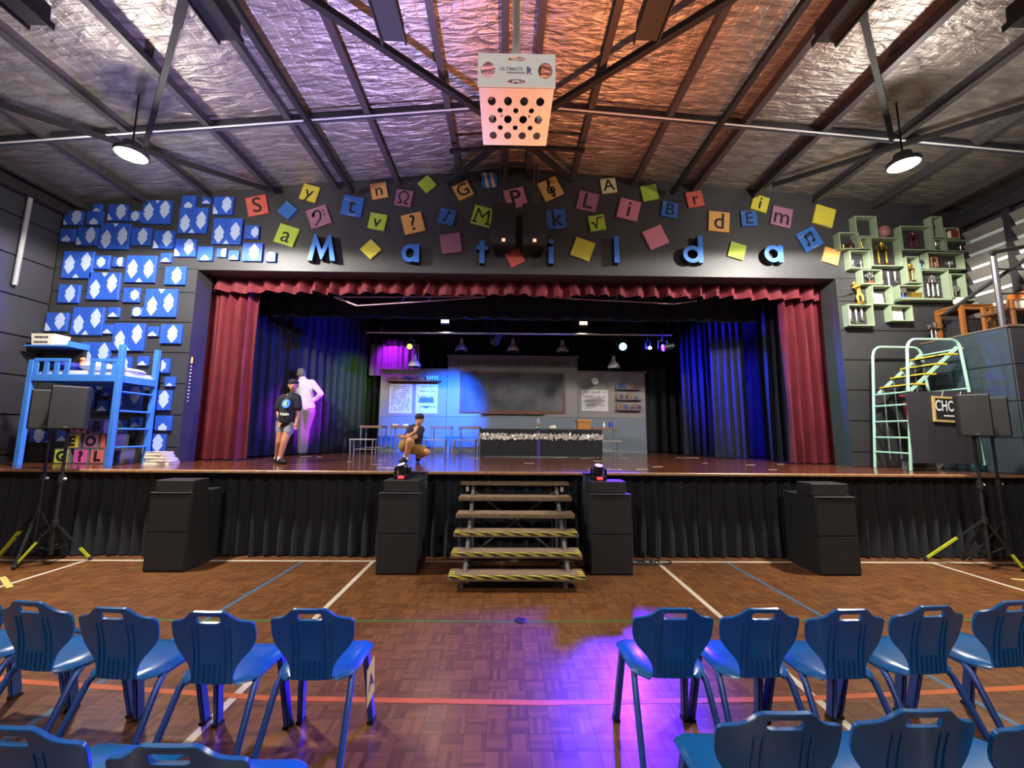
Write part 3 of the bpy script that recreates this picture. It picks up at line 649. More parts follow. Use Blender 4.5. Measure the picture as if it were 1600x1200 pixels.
def cert(x, z, w_, h_, lean, lab, y=6.545):
    t = thing('certificate', lab, 'certificate', (x, y, z), local=True); t.rotation_euler = (R(-12), R(lean), 0)
    MB().box(-w_ / 2, w_ / 2, -.004, .008, 0, h_).build('frame', mat('thin_grey_frame', '#8f8f88', .5), t); MB().box(-w_ / 2 + .012, w_ / 2 - .012, -.006, -.003, .012, h_ - .012).build('sheet', m_cream, t)
    mb = MB(); mb.cyl((0, -.009, h_ * .78), (0, -.005, h_ * .78), .012, n=10); mb.build('crest', mat('grey_print', '#8a8a80', .7), t)
T_column(6.44, 4.575, .46, 'tallest gold twin-column trophy in the large display box', m_gold); T_column(7.27, 3.995, .44, 'silver and gold twin-column trophy in the large right box', m_silver, 3, wid=.085)
T_column(7.03, 4.876, .34, 'red-brown trophy in the wide upper box', mat('maroon_plastic', '#6a3038', .35, .4), 2, wid=.1); T_column(6.90, 4.28, .36, 'gold figure on a silver column in the tall box', m_gold, 2, wid=.07)
T_cup(6.17, 4.245, .2, 'small cup on a brown base under the gold trophy', m_silver, base=m_wood); T_cup(7.42, 4.87, .15, 'bright silver cup in the small upper right box', m_silver); T_cup(7.67, 4.02, .2, 'small glass-like cup in the rightmost low box', m_silver)
T_cup(6.73, 4.0, .17, 'blue footed cup beside a gold box', m_silver, base=mat('blue_base', '#2a3a9a', .4)); T_fig(6.09, 4.885, .15, 'gold figure in the narrow box', m_gold); T_fig(5.9, 4.525, .17, 'upright silver figure in the two-figure box', m_silver); T_fig(6.04, 4.525, .16, 'leaning silver figure in the two-figure box', m_silver)
T_fig(7.40, 5.11, .26, 'dark standing figure in the tall top box', mat('bronze', '#6a625a', .4, .7)); T_fig(7.62, 4.86, .13, 'copper figure in the wide low box', mat('copper', '#9a5a48', .4, .7)); T_fig(7.86, 4.86, .13, 'grey figure in the wide low box', m_silver)
T_cup(7.62, 4.54, .13, 'grey ornament in the widest box', m_silver); T_column(7.10, 4.48, .22, 'blue column trophy between the boxes', mat('blue_plastic', '#4a86c8', .3, .4), 1, wid=.05, fig=False)
for k, (x, z, l_, lab) in enumerate(((6.42, 4.5, .2, 'left medal on the wall under the gold trophy'), (6.54, 4.5, .38, 'long medal on the wall under the gold trophy'), (6.66, 4.5, .2, 'right medal on the wall under the gold trophy'), (5.8, 3.84, .24, 'left medal in the lowest left box'), (5.9, 3.83, .27, 'middle medal in the lowest left box'), (6.0, 3.84, .22, 'right medal in the lowest left box'))): medal(x, z, l_, lab)
cert(6.31, 3.89, .17, .22, 6, 'upright certificate in a green box'); cert(6.6, 3.6, .19, .26, 12, 'leaning certificate in the lowest box')
# ornaments: pot, brown ornament, book, gold box, plaque, gold golfer, framed picture
def lathe_thing(name, prof, c, m, lab, cat): return solo(name, MB().lathe(prof, c, 16), m, lab, cat, smooth=True)
lathe_thing('bowl', [(.04, 0), (.08, .03), (.095, .09), (.09, .15), (.07, .19), (.065, .19), (.07, .14), (0, .06)], (6.47, 6.5, 5.09), mat('dusky_red_clay', '#8a5a5c', .5), 'dusky red bowl standing on top of the large trophy box', 'bowl')
lathe_thing('ornament', [(.05, 0), (.06, .04), (.045, .1), (.02, .13), (0, .14)], (5.88, 6.53, 4.876), m_dwood, 'dark round ornament in the upper left box', 'ornament')
for k, (dx, lab) in enumerate(((-.12, 'tiny gold figure left of the dark ornament'), (-.06, 'tiny gold figure beside the dark ornament'))): T_fig(5.82 + dx, 4.876, .09, lab, m_gold)
def book(c, d, m, lab, rz=0, name='book', cat='book', group=None):
    """closed book lying flat: two covers, spine, page block"""
    t = thing(name, lab, cat, c, rz, group, local=True); w_, l_, h_ = d
    MB().box(-w_ / 2, w_ / 2, -l_ / 2, l_ / 2, 0, .004).build('cover', m, t); MB().box(-w_ / 2, w_ / 2, -l_ / 2, l_ / 2, h_ - .004, h_).build('cover', m, t)
    MB().box(-w_ / 2, -w_ / 2 + .004, -l_ / 2, l_ / 2, .004, h_ - .004).build('spine', m, t); MB().box(-w_ / 2 + .004, w_ / 2 - .008, -l_ / 2 + .006, l_ / 2 - .006, .004, h_ - .004).build('pages', m_cream, t); return t
m_redc = mat('red_cover', '#8a3a2c', .5)
b = book((7.72, 6.53, 5.098), (.1, .13, .14), m_redc, 'red book block in the small upper right box', R(90))
lathe_thing('vase', [(.02, 0), (.035, .04), (.015, .1), (.02, .12), (0, .12)], (7.58, 6.53, 5.096), m_cream, 'small pale vase beside the red book', 'vase')
t = thing('gift_box', 'gold cardboard box beside the blue cup', 'box', (6.92, 6.47, 4.0)); MB().box(6.82, 7.0, 6.48, 6.585, 4.0, 4.07).build('body', m_gold, t); MB().box(6.815, 7.005, 6.476, 6.59, 4.07, 4.09).build('lid', m_gold, t)
t = thing('plaque', 'brown shield plaque standing in the widest display box', 'plaque', (7.33, 6.52, 4.535)); MB().box(7.24, 7.42, 6.52, 6.545, 4.535, 4.79).build('board', m_dwood, t, bevel=.006)
mb = MB(); mb.box(7.27, 7.29, 6.508, 6.52, 4.57, 4.73); mb.box(7.37, 7.39, 6.508, 6.52, 4.57, 4.73); mb.box(7.26, 7.40, 6.508, 6.52, 4.73, 4.75); mb.build('arch', mat('copper_trim', '#c89070', .4, .6), t); MB().lathe([(.02, 0), (.012, .05), (.016, .09), (0, .1)], (7.33, 6.507, 4.56), 10).build('emblem', m_silver, t)
t = thing('picture', 'brown framed relief picture beside the green boxes at the far right', 'picture', (7.9, 6.56, 4.13)); MB().box(7.82, 7.99, 6.55, 6.598, 4.13, 4.47).build('frame', m_dwood, t, bevel=.006); mb = MB()
for k in range(5): mb.sphere((7.86 + .045 * (k % 3), 6.548, 4.2 + .055 * k), (.025, .012, .04), 8, 6)
mb.build('relief', mat('bronze_relief', '#8a5a28', .4, .5), t, smooth=True)
t = thing('golfer_trophy', 'gold swinging figure standing on the lowest left display box', 'trophy', (5.93, 6.52, 3.872))
MB().lathe([(.07, 0), (.06, .03), (.03, .05), (0, .05)], (5.93, 6.52, 3.872), 14).build('base', m_gold, t, smooth=True)
mb = MB(); z = 3.92; mb.tube([(5.92, 6.52, z), (5.9, 6.52, z + .09), (5.94, 6.52, z + .17), (5.92, 6.52, z + .25), (5.87, 6.52, z + .30)], [.014, .02, .03, .035, .03], 10); mb.tube([(5.95, 6.47, z), (5.95, 6.47, z + .09), (5.94, 6.52, z + .16)], [.014, .018, .025], 8); mb.sphere((5.865, 6.52, z + .335), .028, 10, 8); mb.tube([(5.9, 6.45, z + .27), (5.82, 6.44, z + .25), (5.75, 6.43, z + .22)], .013, 8); mb.build('figure', mat('matt_gold', '#d8a848', .4, .4), t, smooth=True)
MB().cyl((5.76, 6.43, z + .225), (5.56, 6.42, z + .19), .006, n=6).build('club', m_silver, t)
# shelf board under the right boxes
solo('wall_shelf', MB().box(6.62, 7.95, 6.46, 6.599, 3.955, 3.972), m_grn, 'long thin pale green shelf under the silver column trophy', 'shelf')

# ================================================================== RIGHT SIDE: LANDING, ROLLING STAIR
m_land = mat('blue_lit_side_panel', '#30383f', .5, var=.12, scale=2); m_landf = mat('charcoal_landing_front', '#35333a', .55)  # side panels bluer than the front: blue stage light painted into the colour
t = thing('landing_platform', 'tall dark slate platform with handrail at the right edge of the stage', 'platform', (7.5, 6.0, S))
MB().box(7.02, XR - .17, 5.42, 6.595, S, 3.2).build('body', m_landf, t)
for z0, z1 in ((S, 1.62), (1.62, 2.14), (2.14, 2.66), (2.66, 3.2)):
    MB().box(7.0, 7.02, 5.42, 6.595, z0 + .006, z1 - .006).build('side_panel', m_land, t, bevel=.003); MB().box(7.02, XR - .17, 5.4, 5.42, z0 + .006, z1 - .006).build('front_panel', m_landf, t, bevel=.003)
MB().box(6.99, XR - .17, 5.39, 6.595, 3.2, 3.222).build('top_board', mat('landing_top', '#6a5a48', .5, var=.2), t)
MB().tube([(7.06, 5.5, 3.22), (7.06, 5.5, 4.36)], .035, 8).build('rail_post', mat('grey_rail_steel', '#5a565e', .4, .4), t, smooth=True)
for nm, a, b in (('handrail', (6.98, 5.46, 4.33), (7.8, 5.48, 4.5)), ('handrail', (7.02, 6.2, 3.62), (7.8, 5.2, 4.55)), ('mid_rail', (7.06, 5.5, 4.1), (7.8, 5.5, 4.09)), ('mid_rail', (7.06, 5.5, 3.72), (7.8, 5.5, 3.74))): MB().tube([a, b], .028 if nm == 'handrail' else .012, 8).build(nm, m_blackbar, t, smooth=True)
ZP = 3.222
def table4(name, x0, x1, y0, y1, z, h_, m, lab, leg=.05, top=.03, cat='table'):
    t = thing(name, lab, cat, ((x0 + x1) / 2, (y0 + y1) / 2, z))
    MB().box(x0, x1, y0, y1, z + h_ - top, z + h_).build('table_top', m, t, bevel=.004)
    for x in (x0, x1 - leg):
        for y in (y0, y1 - leg): MB().box(x, x + leg, y, y + leg, z, z + h_ - top).build('leg', m, t)
    mb = MB(); a = leg * .3
    for y in (y0 + a, y1 - a - .02): mb.box(x0 + leg, x1 - leg, y, y + .02, z + h_ - top - .06, z + h_ - top)
    for x in (x0 + a, x1 - a - .02): mb.box(x, x + .02, y0 + leg, y1 - leg, z + h_ - top - .06, z + h_ - top)
    mb.build('apron', m, t); return t
table4('wooden_table', 7.13, 7.66, 6.04, 6.44, ZP, .53, m_wood, 'small orange-brown wooden table on the dark landing')
def ball(c, r_):
    t = thing('ball', 'pale scuffed ball resting on the wooden table', 'ball', (c[0], c[1], c[2] - r_)); MB().sphere(c, r_, 18, 12).build('skin', m_cream, t, smooth=True)
    for rx in (0, 60, 120):
        mb = MB(); M = Matrix.Rotation(R(rx), 3, 'Z'); pts = [Vector(c) + M @ Vector((math.cos(a) * r_ * 1.005, 0, math.sin(a) * r_ * 1.005)) for a in [2 * PI * k / 24 for k in range(24)]]; mb.tube(pts, .003, 5, closed=True); mb.build('seam', mat('tan_seam', '#9a8a70', .7), t)
ball((7.24, 6.15, ZP + .53 + .07), .07)
lathe_thing('glass_bowl', [(.02, 0), (.03, .005), (.05, .04), (.046, .04), (.025, .01), (0, .01)], (7.5, 6.15, ZP + .53), mat('bright_glass', '#cfd8ff', .08, .2), 'small shining glass bowl on the wooden table', 'bowl')
t = thing('armchair', 'wooden armchair with orange seat facing the wooden table', 'chair', (7.52, 5.72, ZP))
for x, y in ((7.3, 5.55), (7.74, 5.55), (7.3, 5.9), (7.74, 5.9)): MB().box(x - .02, x + .02, y - .02, y + .02, ZP, ZP + (.56 if x > 7.5 else .42)).build('leg', m_wood, t)
MB().box(7.27, 7.76, 5.53, 5.92, ZP + .26, ZP + .3).build('seat', mat('dark_seat_wood', '#5a3420', .5), t, bevel=.01)
MB().box(7.7, 7.75, 5.56, 5.89, ZP + .3, ZP + .62, rotm()).build('backrest', mat('orange_vinyl', '#c06428', .5), t, bevel=.01); MB().box(7.685, 7.7, 5.66, 5.79, ZP + .36, ZP + .52).build('white_patch', m_cream, t)
for y in (5.54, 5.9): MB().bar((7.28, y, ZP + .42), (7.76, y, ZP + .45), .04, .025).build('armrest', m_wood, t)
t = thing('crate', 'dark low crate under the wooden table', 'crate', (7.4, 6.3, ZP)); MB().box(7.22, 7.56, 6.12, 6.36, ZP, ZP + .3).build('body', m_black, t); MB().box(7.21, 7.57, 6.11, 6.37, ZP + .3, ZP + .32).build('lid', m_black, t)
t = thing('cloth_bundle', 'pale folded cloth lying on the landing under the armchair', 'cloth', (7.5, 5.7, ZP)); MB().sphere((7.5, 5.7, ZP + .05), (.16, .1, .05), 12, 6).build('folds', m_cream, t, smooth=True)
t = thing('tiered_trophy', 'silver three-column trophy with cups standing at the landing edge', 'trophy', (7.07, 6.42, ZP)); x, y = 7.07, 6.42
MB().box(x - .06, x + .1, y - .05, y + .05, ZP, ZP + .012).build('base', m_dwood, t)
for dx in (-.05, .02, .09): MB().cyl((x + dx, y, ZP + .012), (x + dx, y, ZP + .2), .014, n=10).build('column', m_silver, t, smooth=True)
MB().box(x - .1, x + .14, y - .05, y + .05, ZP + .2, ZP + .215).build('deck', m_dwood, t)
for dx, s_ in ((-.08, .06), (.02, .11), (.12, .06)): MB().lathe([(.02, 0), (.008, .2 * s_), (.03, .6 * s_), (.034, s_), (0, s_)], (x + dx, y, ZP + .215), 10).build('cup', m_silver, t, smooth=True)

# rolling stair painted pale green with black hardboard panel
m_pg = mat('pale_green_tube', '#a8d0b8', .4, var=.05); m_yel = mat('yellow_nosing', '#d8b820', .45); m_hb = mat('charcoal_hardboard', '#34333a', .6, var=.08)
t = thing('rolling_stair', 'pale green tubular rolling staircase with yellow tread edges beside the landing', 'staircase', (6.3, 6.1, S))
def arc(cx, cz, r_, a0, a1, y, n=6): return [(cx + r_ * math.cos(R(a0 + (a1 - a0) * k / n)), y, cz + r_ * math.sin(R(a0 + (a1 - a0) * k / n))) for k in range(n + 1)]
for y in (5.85, 6.42):
    MB().tube([(5.82, y, S + .003), (5.97, y, 2.95)] + arc(6.12, 2.97, .14, 175, 90, y) + arc(6.66, 2.97, .14, 90, 10, y) + [(6.85, y, 2.33), (6.93, y, S + .1)], .02, 8).build('handrail_loop', m_pg, t, smooth=True)
for z in (2.3, 2.11, 1.86, 1.61, 1.38): MB().tube([(5.82 + (z - S) * .085, 5.85, z), (5.82 + (z - S) * .085, 6.42, z)], .014, 8).build('rung', m_pg, t, smooth=True)
for x, z in ((6.84, 2.98), (6.87, 2.36)): MB().tube([(x, 5.85, z), (x, 6.42, z)], .014, 8).build('cross_rail', m_pg, t, smooth=True)
for k in range(4):
    x0 = 6.03 + k * .187; z = 2.43 + k * .156
    tr = MB().box(x0, x0 + .18, 5.88, 6.4, z - .012, z).build('tread', mat('dark_tread', '#3a3c3a', .6), t)
    mb = MB(); mb.box(x0 - .008, x0 + .004, 5.87, 6.41, z - .016, z + .004); mb.box(x0, x0 + .18, 5.866, 5.88, z - .018, z + .004); mb.build('nosing', m_yel, tr)
    MB().tube([(x0 + .04, 6.39, z - .013), (x0 + .03, 6.39, S + .15)], .009, 6).build('support', mat('grey_tube', '#8a9088', .4, .5), t)
for y in (5.88, 6.4): MB().bar((5.98, y, 2.32), (6.79, y, 3.0), .012, .05).build('stringer', m_pg, t)
MB().box(5.84, 6.88, 5.815, 5.828, 1.24, 2.3).build('hardboard_panel', m_hb, t, bevel=.002)
MB().bar((6.3, 6.3, 2.2), (6.38, 6.3, 1.5), .05, .02).build('red_strut', mat('red_strut_paint', '#a02a2a', .5), t); MB().bar((5.93, 5.84, 2.24), (5.93, 6.0, 2.25), .03, .02).build('red_tag', mat('red_strut_paint', '#a02a2a'), t)
for x, y in ((5.9, 6.0), (6.85, 5.9), (6.85, 6.38)):
    mb = MB(); mb.cyl((x - .015, y, S + .045), (x + .015, y, S + .045), .042, n=14); mb.build('wheel', mat('grey_rubber', '#6a6a66', .6), t); MB().box(x - .025, x + .025, y - .02, y + .02, S + .06, S + .13).build('caster_fork', m_chrome, t)
t = thing('hanging_sign', 'black chalk sign in a pale wood frame hung on the charcoal panel', 'sign', (6.50, 5.80, 1.84), local=True); t.rotation_euler = (0, R(2.5), 0)
MB().box(-.27, .27, 0, .01, .02, .36).build('board', m_black, t); m_pine = mat('pale_pine', '#c8a868', .55, var=.15, scale=8)
for a in ((-.3, .3, 0, .03), (-.3, .3, .35, .38)): MB().box(a[0], a[1], -.01, .012, a[2], a[3]).build('frame_bar', m_pine, t)
for a in ((-.3, -.27), (.27, .3)): MB().box(a[0], a[1], -.01, .012, .03, .35).build('frame_bar', m_pine, t)
m_chalk = mat('white_chalk_paint', '#e8e8ea', .7)
v, f = text_geo('CHOKEY', .17, .002); MB().add([(p[0] * .78, p[1], p[2] * 1.35) for p in v], f, rotm(t=(.0, -.002, .235))).build('lettering', m_chalk, t)
mb = MB(); rd = random.Random(4); x = -.14
while x < .18: w_ = rd.uniform(.012, .03); mb.box(x, x + w_, -.003, 0, .085, .105); x += w_ + .006
mb.build('small_print', m_chalk, t)
for x in (-.15, .12): MB().tube([(x, .003, .37), (x + .03, .008, .47)], .003, 5).build('cord', m_cream, t)

# ================================================================== LEFT SIDE: LOFT BED, SHELF, BLOCKS, BOOKS
m_bed = mat('sky_blue_bed_paint', '#3f7fd8', .45, var=.08); m_sheet = mat('white_bedding', '#c8cbe0', .8, var=.06, bump=.2, bscale=25)
t = thing('loft_bed', 'tall blue painted loft bed with end ladder against the panelled wall', 'bed', (-6.35, 6.15, S)); bx0, bx1, by0, by1 = -7.04, -5.78, 5.82, 6.46
for x, y, top in ((bx0, by0, 2.64), (bx1, by0, 2.88), (bx0, by1, 2.64), (bx1 - .05, by1, 2.93)): MB().box(x - .035, x + .035, y - .03, y + .03, S, top).build('post', m_bed, t, bevel=.004)
MB().box(bx0 + .035, bx1 - .035, by0 - .03, by0 + .02, 2.33, 2.43).build('front_beam', m_bed, t, bevel=.004); MB().box(bx0 + .035, bx1 - .085, by1 - .02, by1 + .03, 2.33, 2.43).build('back_beam', m_bed, t)
for x in (bx0, bx1 - .02): MB().box(x - .02, x + .02, by0 + .03, by1 - .03, 2.33, 2.43).build('end_beam', m_bed, t)
for (a, b, n) in ((-7.0, -6.5, 3), (-6.2, -5.82, 3)):
    MB().box(a, b, by0 - .028, by0 + .002, 2.62, 2.665).build('top_rail', m_bed, t, bevel=.003)
    for k in range(n + (1 if a < -6.5 else 0)):
        x = a + .03 + (b - a - .06) * k / max(1, n - (0 if a < -6.5 else 1)); MB().box(x - .03, x + .03, by0 - .024, by0 - .002, 2.43, 2.62).build('slat', m_bed, t)
for z in (2.19, 1.91, 1.65, 1.38): MB().tube([(bx1 - .01, by0 + .03, z), (bx1 - .04, by1 - .03, z)], .016, 8).build('rung', m_bed, t, smooth=True)
MB().box(bx0 + .04, bx1 - .05, by0 + .03, by1 - .03, 2.36, 2.4).build('bed_base', m_bed, t)
solo('mattress', MB().box(bx0 + .045, bx1 - .03, by0 + .03, by1 - .03, 2.401, 2.5), m_sheet, 'white mattress lying on the blue loft bed', 'mattress', bevel=.03, seg=2, smooth=True)
solo('pillow', MB().sphere((-6.38, 6.1, 2.58), (.2, .22, .08), 14, 8), m_sheet, 'white pillow with peach patch on the loft bed', 'pillow', smooth=True)
solo('soft_toy', MB().sphere((-6.45, 5.95, 2.6), (.05, .05, .06), 10, 8).sphere((-6.45, 5.93, 2.67), .035, 8, 6), mat('peach_plush', '#d88a5a', .9), 'peach soft toy by the pillow on the loft bed', 'toy', smooth=True)
solo('blanket', MB().sphere((-6.0, 6.15, 2.53), (.2, .26, .05), 14, 8), m_sheet, 'rumpled pale blanket at the ladder end of the loft bed', 'blanket', smooth=True)
solo('blue_cushion', MB().sphere((-6.72, 6.0, 2.57), (.2, .15, .07), 12, 8), mat('navy_cushion', '#2a2fa0', .8), 'dark blue cushion behind the bed slats', 'cushion', smooth=True)
t = thing('wall_shelf', 'small blue shelf on the wall above the loft bed', 'shelf', (-7.37, 6.42, 2.93)); MB().box(-7.72, -7.03, 6.24, 6.598, 2.93, 2.955).build('board', m_bed, t); MB().box(-7.68, -7.06, 6.5, 6.597, 2.62, 2.93).build('back_panel', m_black, t); MB().box(-7.05, -7.03, 6.24, 6.598, 2.955, 3.02).build('end_lip', m_bed, t)
t = thing('storage_box', 'white lettered storage box on the blue wall shelf', 'box', (-7.47, 6.38, 2.956)); MB().prism([(-7.63, 2.956), (-7.33, 2.956), (-7.3, 3.14), (-7.66, 3.14)], 6.26, 6.5).build('body', m_cream, t)
mb = MB(); rd = random.Random(8)
for z in (3.08, 3.0):
    x = -7.6
    while x < -7.4: w_ = rd.uniform(.012, .035); mb.box(x, x + w_, 6.257, 6.26, z - .015, z + .018); x += w_ + .008
mb.build('scribbled_lettering', mat('dark_ink', '#3a3644', .7), t)
t = thing('paper_stack', 'few white sheets lying on the blue wall shelf', 'paper', (-7.15, 6.4, 2.956)); MB().prism([(-7.28, 2.956), (-7.07, 2.956), (-7.07, 2.968), (-7.28, 2.99)], 6.26, 6.48).build('sheets', m_cream, t)
BLK = [('G', -6.86, 0, 'lime', '#b8d030', 'lime letter block G in the bottom row'), ('?', -6.575, 0, 'magenta', '#d858a8', 'magenta letter block in the bottom row'), ('L', -6.325, 0, 'salmon', '#d87070', 'salmon letter block L in the bottom row'), ('X', -6.075, 0, 'dark blue', '#2838a8', 'dark blue letter block behind the bed post'),
       ('E', -6.73, 1, 'yellow', '#d8c830', 'yellow letter block in the middle row'), ('O', -6.45, 1, 'mauve', '#a8608c', 'mauve letter block O in the middle row'), ('I', -6.2, 1, 'coral', '#e06858', 'coral letter block I in the middle row'), ('B', -6.39, 2, 'indigo', '#3a3aa0', 'indigo letter block B on top of the stack'), ('N', -6.66, 2, 'rose', '#a87080', 'rose letter block next to the indigo one')]
for ch, x, lv, nm, hx, lab in BLK:
    s_ = .225; z0 = S + .001 + lv * (s_ + .002); t = thing('letter_block', lab, 'block', (x, 6.3, z0), group='letter blocks under the bed'); m = mat('block_' + nm, hx, .5)
    MB().box(x - s_ / 2, x + s_ / 2, 6.2, 6.2 + s_, z0, z0 + s_).build('cube', mat('block_edge', '#6a6468', .6), t, bevel=.004); MB().box(x - s_ * .42, x + s_ * .42, 6.196, 6.2005, z0 + s_ * .08, z0 + s_ * .92).build('painted_face', m, t)
    v, f = text_geo(ch, .2, .012); MB().add(v, f, rotm(t=(x, 6.194, z0 + s_ / 2 - .005))).build('letter', m_ink, t)
m_bk = mat('white_cover', '#d8d0c8', .55, var=.05)
for k in range(4):
    book((-5.44 + .012 * (k % 2) - .02 * k, 6.3, S + .001 + .047 * k), (.36 - .04 * k, .24, .045), m_bk, 'white book, %s from the bottom of the stack by the left curtain' % ORD[k], R(180 + (8, -6, 4, -3)[k]), group='books stacked by the curtain')
t = thing('bead_cord', 'yellow-topped string of pale beads hanging on the left edge of the stage opening', 'cord', (-5.43, 6.66, 2.1)); MB().cyl((-5.425, 6.66, 2.75), (-5.425, 6.66, 2.86), .014, n=8).build('yellow_handle', mat('yellow_plastic', '#d8a820', .4), t)
for k in range(11): MB().sphere((-5.425, 6.66, 2.12 + .058 * k), .011, 8, 6).build('bead', m_cream, t)

# ================================================================== STAGE FRONT: STAIRS, SPEAKERS
m_tread = mat('worn_brown_tread', '#8a7460', .6, var=.25, scale=6, stretch=(1, 5, 1)); m_galv = mat('galvanised_steel', '#7d7d78', .45, .6)
def hazard_material():
    m = bpy.data.materials.new('hazard_tape'); m.use_nodes = True; nt = m.node_tree; N = nt.nodes; L = nt.links; b = N['Principled BSDF']
    tc = N.new('ShaderNodeTexCoord'); wv = N.new('ShaderNodeTexWave'); wv.wave_type = 'BANDS'; wv.bands_direction = 'DIAGONAL'; wv.inputs['Scale'].default_value = 3.6; L.new(tc.outputs['Object'], wv.inputs[0])
    mp = N.new('ShaderNodeMapping'); mp.inputs['Scale'].default_value = (1, 3, 3); L.new(tc.outputs['Object'], mp.inputs[0]); L.new(mp.outputs[0], wv.inputs[0])
    nz = N.new('ShaderNodeTexNoise'); nz.inputs['Scale'].default_value = 5; L.new(tc.outputs['Object'], nz.inputs[0])
    rp = N.new('ShaderNodeValToRGB'); rp.color_ramp.interpolation = 'CONSTANT'; rp.color_ramp.elements[0].color = lin('#4a4036'); rp.color_ramp.elements[1].position = .5; rp.color_ramp.elements[1].color = lin('#d8cc50'); L.new(wv.outputs[0], rp.inputs[0])
    L.new(rp.outputs[0], b.inputs['Base Color']); b.inputs['Roughness'].default_value = .5; return m
m_haz = hazard_material(); m_hazw = mat('worn_hazard_tape', '#7a6852', .6, c2='#a08a5c', scale=3, stretch=(9, 1, 9))
t = thing('portable_stairs', 'six-tread portable stairs with hazard tape at the centre of the stage', 'stairs', (0, 4.95, 0))
for k in range(6):
    y = 4.34 + k * .215; z = .155 + k * .167; x0, x1 = -.74, .71
    tr = MB().box(x0, x1, y, y + .25, z - .05, z).build('tread', m_tread, t, bevel=.006)
    mb = MB(); mb.box(x0 + .02, x1 - .01, y - .003, y + .0, z - .028, z - .002); mb.box(x0 + .02, x1 - .01, y - .003, y + .035, z + .0005, z + .0025); mb.build('hazard_strip', m_haz if k < 3 else m_hazw, tr)
    if k < 3:
        for x in (x0 + .005, x1 - .065): MB().box(x, x + .06, y + .03, y + .16, z + .0005, z + .003).build('corner_tape', m_haz, tr)
for x in (-.57, .54):
    MB().bar((x, 4.45, .1), (x, 5.52, .93), .04, .08).build('stringer', m_galv, t); MB().box(x - .02, x + .02, 5.42, 5.46, .05, .92).build('rear_post', m_galv, t); MB().box(x - .02, x + .02, 4.95, 4.99, .05, .56).build('mid_post', m_galv, t)
    MB().bar((x, 4.42, .085), (x, 5.46, .085), .04, .04).build('base_rail', m_galv, t)
    for y in (4.46, 5.4):
        MB().cyl((x - .05, y, .035), (x - .015, y, .035), .034, n=14).build('castor', mat('pale_castor', '#b0aca4', .5), t)
    MB().cyl((x * 1.14, 5.45, .86), (x * 1.14, 5.45, .92), .022, n=10).build('bumper', m_cream, t)
MB().bar((-.55, 5.44, .86), (.5, 5.44, .1), .025, .012, (0, 1, 0)).build('cross_brace', m_galv, t); MB().bar((.52, 5.452, .86), (-.52, 5.452, .1), .025, .012, (0, 1, 0)).build('cross_brace', m_galv, t)

def cabinet(name, x0, x1, y0, y1, h_, lab, rz=0, top=True):
    cx, cy = (x0 + x1) / 2, (y0 + y1) / 2; t = thing(name, lab, 'speaker', (cx, cy, 0), rz, local=True); w_ = (x1 - x0) / 2; d = (y1 - y0) / 2
    MB().box(-w_, w_, -d + .012, d, .0, h_).build('cabinet', m_cab, t, bevel=.008)
    MB().box(-w_ + .012, w_ - .012, -d, -d + .012, .02, h_ * .5 - .006).build('grille', m_grille, t, bevel=.004); MB().box(-w_ + .012, w_ - .012, -d, -d + .012, h_ * .5 + .006, h_ - .015).build('grille', m_grille, t, bevel=.004)
    MB().box(-w_ + .004, w_ - .004, -d - .004, -d + .03, h_, h_ + .004).build('front_edge_trim', mat('grey_edge_trim', '#8a8c8c', .4, .5), t)
    for s_ in (-1, 1):
        mb = MB(); mb.box(s_ * w_ - .006, s_ * w_ + .006, d - .2, d - .08, h_ * .8, h_ * .9); mb.build('side_handle', m_chrome if s_ > 9 else m_black, t, bevel=.003)
    return t
def amp(x, y, z, w_, d, h_, lab):
    t = thing('monitor_box', lab, 'speaker', (x, y, z)); MB().box(x - w_ / 2, x + w_ / 2, y - d / 2 + .01, y + d / 2, z, z + h_).build('cabinet', m_cab, t, bevel=.006); MB().box(x - w_ / 2 + .01, x + w_ / 2 - .01, y - d / 2, y - d / 2 + .01, z + .01, z + h_ - .01).build('grille', m_grille, t)
    MB().box(x + w_ / 2 - .03, x + w_ / 2 - .01, y - d / 2 - .002, y - d / 2 + .002, z + .01, z + .02).build('badge', m_chrome, t)
cabinet('subwoofer', -4.36, -3.87, 4.9, 5.42, .9, 'large black floor speaker cabinet on the left below the crimson curtain'); amp(-4.1, 5.05, .905, .45, .26, .14, 'low black box on top of the left floor cabinet')
cabinet('subwoofer', 3.58, 4.07, 4.83, 5.4, .9, 'large black floor speaker cabinet on the right below the crimson curtain'); amp(3.8, 5.0, .905, .46, .26, .15, 'low black box on top of the right floor cabinet')
cabinet('column_speaker', -1.64, -1.15, 4.83, 5.3, .92, 'black speaker cabinet just left of the portable stairs'); amp(-1.385, 5.0, .925, .43, .26, .14, 'low black box on top of the cabinet left of the stairs')
cabinet('column_speaker', .86, 1.36, 4.83, 5.3, .92, 'black speaker cabinet just right of the portable stairs'); amp(1.1, 5.0, .925, .43, .26, .14, 'low black box on top of the cabinet right of the stairs')
m_red_led = mat('red_display', '#ff2a30', .4, emit=3, var=.05); m_blue_led = mat('blue_led', '#2a60ff', .4, emit=2)
